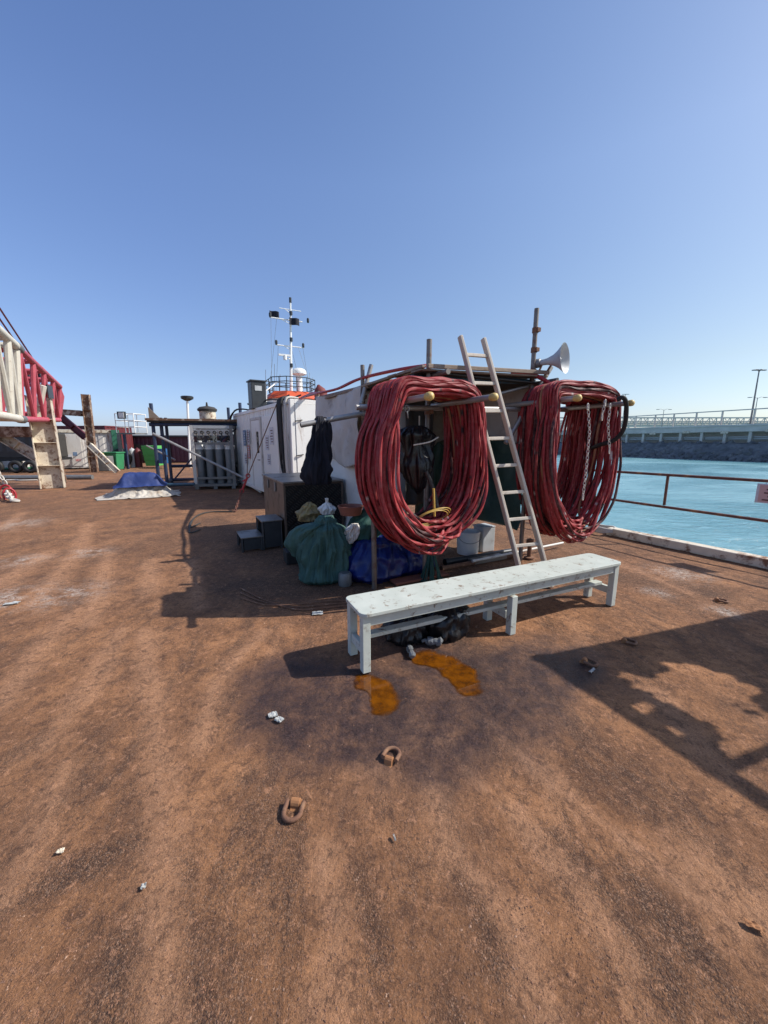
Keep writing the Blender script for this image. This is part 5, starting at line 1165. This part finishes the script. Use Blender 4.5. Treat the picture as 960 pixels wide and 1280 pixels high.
mb = MB(); mb.obox(p + V((.13, -.26, .02)), V((.5, .1, 0)), V((0, .45, 0)), Z * .8); mb.build('side_panel', m_steel, yc, bevel=.015)
p = D(154, 590, 24); p.z = 0
mb = MB(); mb.torus(p + Z * .62, V((.3, -1, 0)), .42, .18, 26, 12); wl = thing('big_wheel', 'large black wheel standing beside the green wheeled bin', 'wheel', p); mb.build('tyre', m_black, wl, smooth=50)
mb = MB(); mb.lathe([(0, -.06), (.3, -.06), (.32, .05), (0, .05)], p + Z * .62, V((.3, -1, 0)), 20, cap=False); mb.build('rim', m_darkgrey, wl, smooth=40)
p = D(193, 580, 24.5); p.z = 0
gx = thing('green_skip', 'bright green plastic skip behind the left post of the scaffold shed', 'skip', p)
mb = MB(); mb.add([p + V(q) for q in ((-.36, -.32, .1), (.42, -.32, .1), (.42, .4, .1), (-.36, .4, .1), (-.48, -.42, 1.35), (.54, -.42, 1.35), (.54, .5, 1.35), (-.48, .5, 1.35))], [(3, 2, 1, 0), (4, 5, 6, 7), (0, 1, 5, 4), (1, 2, 6, 5), (2, 3, 7, 6), (3, 0, 4, 7)]); mb.build('body', m_brightgreen, gx, bevel=.03)
for z in (.45, .8, 1.15):
    mb = MB(); f = (z - .1) / 1.25; y_ = -.32 - .1 * f; mb.obox(p + V((-.36 - .12 * f, y_ - .03, z)), V((.78 + .24 * f, 0, 0)), V((0, .06, 0)), Z * .05); mb.build('rib', m_brightgreen, gx)
p = D(206, 585, 23.5); p.z = 0
mb = MB(); mb.lathe([(0, 0), (.29, 0), (.3, .02), (.29, .3), (.3, .32), (.29, .6), (.3, .62), (.29, .88), (0, .88)], p + Z * .3, Z, 20, cap=False); one(mb, 'drum', M('drum_blue', (.03, .14, .34), (.02, .1, .26), 4, .5), 'blue drum raised beside the bright green skip', 'drum', p, smooth=40)
for x, y, m_, lab in ((166, 572, m_lightgrey, 'pale gas canister with white top beside the big wheel'), (172, 566, m_darkred, 'dark red canister in the shadow of the maroon container')):
    p = D(x, y, 24.5); p.z = 0; mb = MB(); mb.lathe([(0, 0), (.2, 0), (.2, 1.0), (.12, 1.15), (.05, 1.18), (0, 1.25)], p, Z, 14, cap=False); one(mb, 'canister', m_, lab, 'canister', p, smooth=40)
for k, (x, m_) in enumerate(((288, m_plank), (296, m_tarpwhite), (283, m_cream))):
    p = D(x, 580, 24 + .4 * k); p.z = 0; mb = MB(); mb.cbox(p + Z * .65, V((.35, 0, 0)), V((0, .3, 0)), Z * 1.3); mb.cbox(p + Z * 1.33, V((.42, 0, 0)), V((0, .36, 0)), Z * .06); one(mb, 'crate', m_, ['brown upright crate beyond the scaffold shed, beside the white one', 'white upright crate beyond the scaffold shed', 'cream upright crate beyond the scaffold shed'][k], 'crate', p, bevel=.01)

# ------------------------------------------------------------------ deck edge, guard rail, fenders
def E(q, p=0, z=0): return E0 + ED * q + IN * p + Z * z
kb = MB(); kb.obox(E(-3.5, .02, 0), ED * 5.55, IN * .17, Z * .13); one(kb, 'edge_kerb', m_cream, 'cream painted steel kerb along the water edge of the deck', 'kerb', E(0), bevel=.012)
kb = MB(); kb.obox(E(-8, -.05, -.2), ED * 40, IN * .08, Z * .21); tag(kb.build('deck_edge_strip', m_rust), kind='structure')
gr_ = thing('guard_rail', 'two bar rust red guard rail along the water edge', 'railing', E(0))
for nm, q, z0, z1 in (('post', 1.3, .62, 1.08), ('post', 3.1, 0, 1.09), ('post', -1.5, 0, 1.11), ('post', -3.2, 0, 1.11)):
    mb = MB(); mb.tube([E(q, 0, z0), E(q, 0, z1)], .02, 8); mb.build(nm, m_rail, gr_, smooth=40)
for z0, z1 in ((1.115, 1.085), (.59, .61)):
    mb = MB(); mb.tube(catmull([E(-3.3, 0, z0), E(-1, 0, z0 - .005), E(1.3, 0, (z0 + z1) / 2 - .008), E(3.15, 0, z1)], 4), .021, 8); mb.build('bar', m_rail, gr_, smooth=40)
sg = thing('warning_sign', 'pink bordered notice board hung on the guard rail at the right edge', 'sign', E(-.3, 0, .8))
p = onplane(949, 602, E(0), ED); e = -ED
mb = MB(); mb.obox(p + IN * .03 - Z * .27, e * .42, IN * .012, Z * .25); mb.build('board', m_posterwhite, sg, bevel=.003)
mb = MB(); mb.obox(p + IN * .0425 - Z * .255 + e * .03, e * .36, IN * .003, Z * .22); fc_ = mb.build('face', m_sign, sg)
mb = MB()
for k, (x, w_) in enumerate(((.1, .2), (.08, .26), (.12, .16), (.07, .22))): mb.obox(p + IN * .046 - Z * (.1 + .045 * k) + e * x, e * w_, IN * .002, Z * .018)
mb.build('print', m_signtext, sg)
mb = MB()
for x in (.08, .34): mb.tube([p + e * x - Z * .03 + IN * .03, p + e * x + Z * .03 + IN * .0], .004, 5)
mb.build('tie', m_rope, sg)
# fenders standing off the hull
for k, (q, w_, z, m_) in enumerate(((1.55, .42, -.05, m_plank), (.65, .4, -.02, m_plank), (-.45, .9, .06, m_rusty))):
    c = E(q, -.3, z); t_ = thing('fender', ['weathered fender pad outside the kerb, closest to the right hose coil', 'middle weathered fender pad outside the kerb', 'larger peaked rusty fender outside the kerb near the sign'][k], 'fender', c, 'fenders outside the kerb')
    mb = MB(); mb.obox(c - ED * w_ / 2 - IN * .16 - Z * .35, ED * w_, IN * .32, Z * .33); mb.build('block', m_black, t_, bevel=.03)
    mb = MB()
    if k == 2: mb.prism([c - ED * .5 - IN * .22 - Z * .02, c + ED * .5 - IN * .22 - Z * .02, c + ED * .02 - IN * .22 + Z * .08], IN * .42)
    else: mb.obox(c - ED * (w_ / 2 + .03) - IN * .2 - Z * .018, ED * (w_ + .06), IN * .38, Z * .04)
    mb.build('top_plate', m_, t_, bevel=.006)
# junk on the corner of the deck beyond the coil
for k in range(5):
    mb = MB(); c = E(2.35 + .16 * k, -.05 + .05 * k, .06 + .02 * k); d_ = ED * (.35 + .1 * (k % 2)) + IN * .3 * math.sin(k * 2.0); mb.bar(c, c + d_ + Z * .05, .1, .03)
    one(mb, 'board', m_plank if k % 2 else m_rusty, ['lowest rusty plate of the junk heap beyond the right hose coil', 'second plank up in the junk heap beyond the right hose coil', 'middle rusty plate of the junk heap beyond the right hose coil', 'plank second from the top of the junk heap beyond the coil', 'topmost rusty plate of the junk heap beyond the right hose coil'][k], 'scrap', c, 'scrap on the deck edge beyond the coil', bevel=.003)
mb = MB(); c = E(2.15, .15, .06)
for k in range(4): mb.tube([c + ED * (.2 * math.cos(a * .35)) + IN * (.16 * math.sin(a * .35)) + Z * (.02 * k + .01 * math.sin(a + k)) for a in range(20)], .018, 6)
one(mb, 'rope', m_rope, 'pale rope coiled loosely at the end of the kerb', 'rope', c, smooth=60)

# ------------------------------------------------------------------ breakwater and jetty across the basin
W1, W2 = G(960, 578, -2.5), G(773, 571, -2.5); wd = (W2 - W1).normalized(); wn = V((wd.y, -wd.x, 0))
def BK(a, o, z): return W1 + wd * a + wn * o + Z * z + V((0, 0, 2.5))     # z above datum 0
mb = MB(); a0, a1 = -60, 220
prof = [(-2, -4), (4.0, 1.1), (7, 1.3), (20, 1.3), (24, -4)]
mb.add([BK(a0, o, z) for o, z in prof] + [BK(a1, o, z) for o, z in prof], [(i, i + 1, i + 6, i + 5) for i in range(4)] + [(4, 3, 2, 1, 0), (5, 6, 7, 8, 9)])
tag(mb.build('breakwater', m_rock), kind='structure')
ico = None
import bmesh
bm = bmesh.new(); bmesh.ops.create_icosphere(bm, subdivisions=1, radius=1); iv = [v.co.copy() for v in bm.verts]; if_ = [tuple(v.index for v in f.verts) for f in bm.faces]; bm.free()
mb = MB()
for k in range(2600):
    a = random.uniform(-55, 120) if k < 2300 else random.uniform(120, 215); t = random.random(); o = -1.0 + 6.2 * t; z = -3.0 + 4.2 * min(1, t * 1.02); s_ = random.uniform(.3, .85)
    R3 = Matrix.Rotation(random.random() * 6, 3, V((random.random() - .5, random.random() - .5, random.random() - .5)).normalized()); sc3 = V((random.uniform(.7, 1.4), random.uniform(.7, 1.2), random.uniform(.6, 1)))
    c = BK(a, o, z)
    mb.add([c + R3 @ V((v.x * sc3.x, v.y * sc3.y, v.z * sc3.z)) * s_ * random.uniform(.8, 1.15) for v in iv], if_)
tag(mb.build('breakwater_rocks', m_rock), 'dark grey rock armour heaped along the breakwater across the water', 'rocks', kind='stuff')
jt = thing('jetty', 'grey concrete jetty on short columns with a tall handrail above the rocks', 'jetty', BK(20, 8, 0))
mb = MB(); mb.obox(BK(-50, 5.0, 3.75), wd * 250, wn * 9, Z * 1.25); mb.build('deck_beam', m_conc, jt, bevel=.05)
mb = MB(); mb.obox(BK(-50, 4.8, 4.95), wd * 250, wn * .9, Z * .4); mb.build('edge_beam', m_conc, jt, bevel=.05)
for k in range(24):
    a = -22 + 4.6 * k; mb = MB(); mb.obox(BK(a, 5.3, .8), wd * .55, wn * .6, Z * 2.96); mb.build('column', m_conc, jt)
mb = MB(); mb.obox(BK(-50, 8.5, .8), wd * 250, wn * .3, Z * 2.9); mb.build('rear_wall', m_conc, jt)
for k in range(10):
    a = -14 + 7.9 * k; mb = MB(); mb.obox(BK(a, 4.86, 3.6 - (k % 2) * .2), wd * 1.5, wn * .2, Z * .55); mb.build('fender_pad', m_cream, jt)
mb = MB()
for z in (2.6, 2.2): mb.tube([BK(-50, 6.2, z), BK(200, 6.2, z)], .14, 6)
mb.build('pipe', m_lightgrey, jt)
hr = thing('jetty_handrail', 'long grey handrail of tall posts along the jetty edge', 'railing', BK(10, 6, 5.3))
for q in (795, 819, 842, 870, 902, 942):
    p = onplane(q, 525, BK(0, 6, 0), wd); p.z = 5.35; mb = MB(); mb.bar(p, p + Z * 3.1, .3, .25); mb.build('post', m_conc, hr)
for a in (-6, -12.5, -20, 46, 56, 66, 76, 90, 105):
    p = BK(a, 6, 5.35); mb = MB(); mb.bar(p, p + Z * 3.1, .3, .25); mb.build('post', m_conc, hr)
mb = MB(); mb.bar(BK(-50, 6, 8.5), BK(190, 6, 8.5), .22, .22); mb.build('top_bar', m_conc, hr)
# pipe gantry beyond
pg = thing('pipe_gantry', 'pale steel lattice pipe gantry crossing behind the jetty', 'gantry', V((200, 230, 0)))
m_pale = M('pale_gantry_steel', (.62, .58, .5), (.5, .46, .4), .3, .7)
yg = 230; zt, zb = D(860, 522, yg).z, D(860, 533, yg).z
for z in (zt, zb):
    mb = MB(); mb.bar(V((60, yg, z)), V((420, yg, z)), .5, .5); mb.bar(V((60, yg + 4, z)), V((420, yg + 4, z)), .5, .5); mb.build('chord', m_pale, pg)
mb = MB()
for k in range(90):
    x = 62 + 4 * k; mb.bar(V((x, yg, zb)), V((x, yg, zt)), .35, .35); mb.bar(V((x, yg, zb)), V((x + 4, yg, zt)), .28, .28)
    if k % 2: mb.bar(V((x, yg + 4, zt)), V((x + 4, yg + 4, zb)), .28, .28)
mb.build('lattice', m_pale, pg)
mb = MB()
for dz in (.8, 1.9, 3.0): mb.tube([V((60, yg + 2, zb + dz)), V((420, yg + 2, zb + dz))], .45, 8)
mb.build('pipes', m_pale, pg)
for k in range(18):
    x = 64 + 20 * k; mb = MB(); mb.bar(V((x, yg + 1.5, -3)), V((x, yg + 1.5, zb)), .8, .8); mb.build('trestle_leg', m_pale, pg)
# lamp posts
def lamp(top, y, arms, lab, head=.55, r=.14):
    b = V((top.x - (0), y, 4.9)); t = thing('lamp_post', lab, 'lamp post', b, 'lamp posts beyond the jetty')
    mb = MB(); mb.tube([b, top], [r * 1.3, r * .7], 8); mb.build('pole', m_steel, t, smooth=40)
    for a in arms:
        mb = MB(); mb.tube([top - Z * .3, top + V((a * .5, 0, .25)), top + V((a, 0, .1))], r * .5, 6); mb.cbox(top + V((a * 1.05, 0, .05)), V((head * 1.6, 0, 0)), V((0, head, 0)), Z * .2); mb.build('lamp_head', m_steel, t)
t = D(949, 463, 95); lamp(t, 95, (-1.1, -.4, .4, 1.1), 'tallest lamp post with a ring of dark heads at the right edge', .5, .17)
lamp(D(947, 497, 150), 150, (-2.8, 2.8), 'double arm lamp post behind the tallest one', .7)
lamp(D(830, 512, 190), 190, (-2.8, 2.8), 'double arm lamp post above the middle of the pipe gantry', .7)
lamp(D(782, 493, 230), 230, (-1.2, 0, 1.2), 'distant mast of lamps just right of the hose coil', .8)

# ------------------------------------------------------------------ deck rings, litter, cables
dring = thing('deck_ring', 'rusty lashing ring with its bright tab lying nearest the viewer', 'lashing ring', (0, 0, 0), 'lashing rings on the deck')
mb = MB(); R_ = .037; pts = [V((-R_, .03, .022)), V((-R_, -.012, .016))] + [V((R_ * math.cos(PI + PI * k / 10), -.016 + .036 * math.sin(PI + PI * k / 10), .013)) for k in range(11)] + [V((R_, -.012, .016)), V((R_, .03, .022))]
mb.tube(catmull(pts, 3), .0105, 10); mb.build('ring', m_rust, dring, smooth=60)
mb = MB(); mb.prism([(-.021, .03 + .021 * math.cos(t_), .004 + .031 * math.sin(t_)) for t_ in [PI * k / 8 for k in range(9)]] + [(-.021, -.005, -.004), (-.021, .066, -.004)][::-1][::-1], (.042, 0, 0)); mb.build('tab', m_rusttab, dring, bevel=.003)
spots = [((367, 1014), -.12, None, 1), ((489, 948), 2.75, 'rusty lashing ring half sunk in grit ahead of the orange puddles', .95), ((736, 830), .9, 'rusty lashing ring lying in front of the right half of the bench', 1), ((786, 803), 1.2, 'rusty lashing ring just right of the bench end', 1), ((901, 752), 1.1, 'farthest rusty lashing ring, out toward the kerb', 1)]
for (q, rz, lab, s_) in spots:
    p = G(*q); p.z = float(deck_fields(np.array([p.x]), np.array([p.y]))[0][0]) - .003
    if lab is None: o = dring; o.location = p; o.rotation_euler = (0, 0, rz)
    else: o = dup(dring, p, rz, lab)
def scrap(px, py, w_, h_, rz, lab, m_=None, cat='litter', thick=.0015, crumple=.008, nm='paper_scrap'):
    p = G(px, py); p.z = float(deck_fields(np.array([p.x]), np.array([p.y]))[0][0])
    mb = MB(); c, s_ = math.cos(rz), math.sin(rz)
    mb.sheet(lambda a, b: V((p.x + ((a - .5) * w_) * c - (b - .5) * h_ * s_, p.y + (a - .5) * w_ * s_ + (b - .5) * h_ * c, p.z + .006 + crumple * abs(nz((a * 2 + px, b * 2, 1), 1.6)) * 2)), 8, 6)
    one(mb, nm, m_ or m_litter, lab, cat, p, solid=thick)
scrap(341, 894, .05, .04, .5, 'white and grey cigarette packet half left of the orange puddles', thick=.006)
scrap(349, 900, .045, .035, -.5, 'white packet half lying against the grey one', thick=.008)
scrap(180, 1112, .016, .02, .3, 'tiny white paper scrap alone on the near left deck')
scrap(397, 767, .1, .07, .2, 'pale folded paper scrap left of the bench end')
scrap(493, 1050, .006, .026, .3, 'thin pale splinter on the deck below the half sunk ring')
scrap(740, 840, .07, .02, .7, 'pale sliver of wood beside the ring right of the bench')
scrap(15, 755, .12, .06, .4, 'white torn sheet on the deck at the far left')
scrap(943, 1160, .05, .022, -.5, 'orange rust flake on the near right deck', m_rusttab)
scrap(76, 1067, .022, .016, .4, 'small tan stone flake on the near left deck', m_cream, thick=.006)
scrap(705, 703, .16, .05, .4, 'crumpled white plastic strip by the ladder foot')
mb = MB()
for k in range(3): mb.tube(catmull([G(436, 752 + 3 * k) + Z * .015, G(405, 753 + 4 * k) + Z * .012, G(370, 757 + 3 * k) + Z * .012, G(330, 757 - 3 * k) + Z * .012, G(300, 748 - 6 * k) + Z * .012], 7), .006, 6)
one(mb, 'deck_cable', m_grit, 'thin cables snaking across the deck left of the bench', 'cables', G(380, 756), smooth=60)
mb = MB()
for k in range(2): mb.tube(catmull([G(250, 655 + 8 * k) + Z * .015, G(237, 660 + 6 * k) + Z * .012, G(243, 648) + Z * .012, G(260, 641) + Z * .012, G(290, 640) + Z * .012], 7), .016, 7)
one(mb, 'deck_cable', m_dullblack, 'looped black cable on the deck in front of the gas rack', 'cables', G(245, 655), smooth=60)

# ------------------------------------------------------------------ made-up torn canopy out of view on the right, added for its shade on the deck
cp = thing('unseen_canopy', 'made-up torn tarpaulin canopy out of view, added to shade the deck', 'canopy', V((4.8, 2.4, 0)))
cc = V((3.72, 2.78, 2.4)); cn_ = V((.43, -.90, 0)); cu_ = V((.95, .31, 0))
def cpt(p0, p1, r=.035):
    mb = MB(); mb.tube([p0, p1], r, 10); mb.build('tube', m_tube, cp, smooth=40)
cpt(cc - cn_ * .05, cc + cn_ * 2.3, .05); cpt(cc - cu_ * .05, cc + cu_ * 2.6, .04); cpt(cc + cu_ * 2.5, cc + cu_ * 2.5 + cn_ * 2.3); cpt(cc + cn_ * 2.2, cc + cn_ * 2.2 + cu_ * 2.5)
for p in (cc + cn_ * 2.2, cc + cu_ * 2.5, cc + cn_ * 2.2 + cu_ * 2.4): cpt(V((p.x, p.y, 0)), p)
cpt(cc + cn_ * 1.1, cc + cn_ * 1.1 + cu_ * 2.5)
mb = MB(); nx, ny = 90, 90
vs = [cc + cn_ * 2.2 * i / nx + cu_ * 2.5 * j / ny + Z * (.03 - .12 * math.sin(PI * i / nx) * math.sin(PI * j / ny) + .03 * nz((i * .1, j * .1, 0))) for j in range(ny + 1) for i in range(nx + 1)]
fs = []
for j in range(ny):
    for i in range(nx):
        a, b = i / nx, j / ny
        hole = nz((a * 3.2 + 4, b * 2.2, 0)) + .55 * nz((a * 9, b * 16 + 3, 2)) + .3 * nz((a * 30, b * 8, 2))
        edge = max(0, .13 - a) * 7.0 + max(0, .16 - b) * 5
        gap = 1.0 * math.exp(-((a - .22) / .1) ** 2 - ((b - .2) / .15) ** 2) + .8 * math.exp(-((a - .62) / .1) ** 2 - ((b - .06) / .2) ** 2)  # gaps shaped to leave sunlit pockets in the cast shadow
        near = 1.2 if a < .1 else 0
        if (hole + edge * .0 + gap < .42) or near: fs.append((j * (nx + 1) + i, j * (nx + 1) + i + 1, (j + 1) * (nx + 1) + i + 1, (j + 1) * (nx + 1) + i))
mb.add(vs, fs); mb.build('shade_tarp', m_tarpgrey, cp, smooth=180)
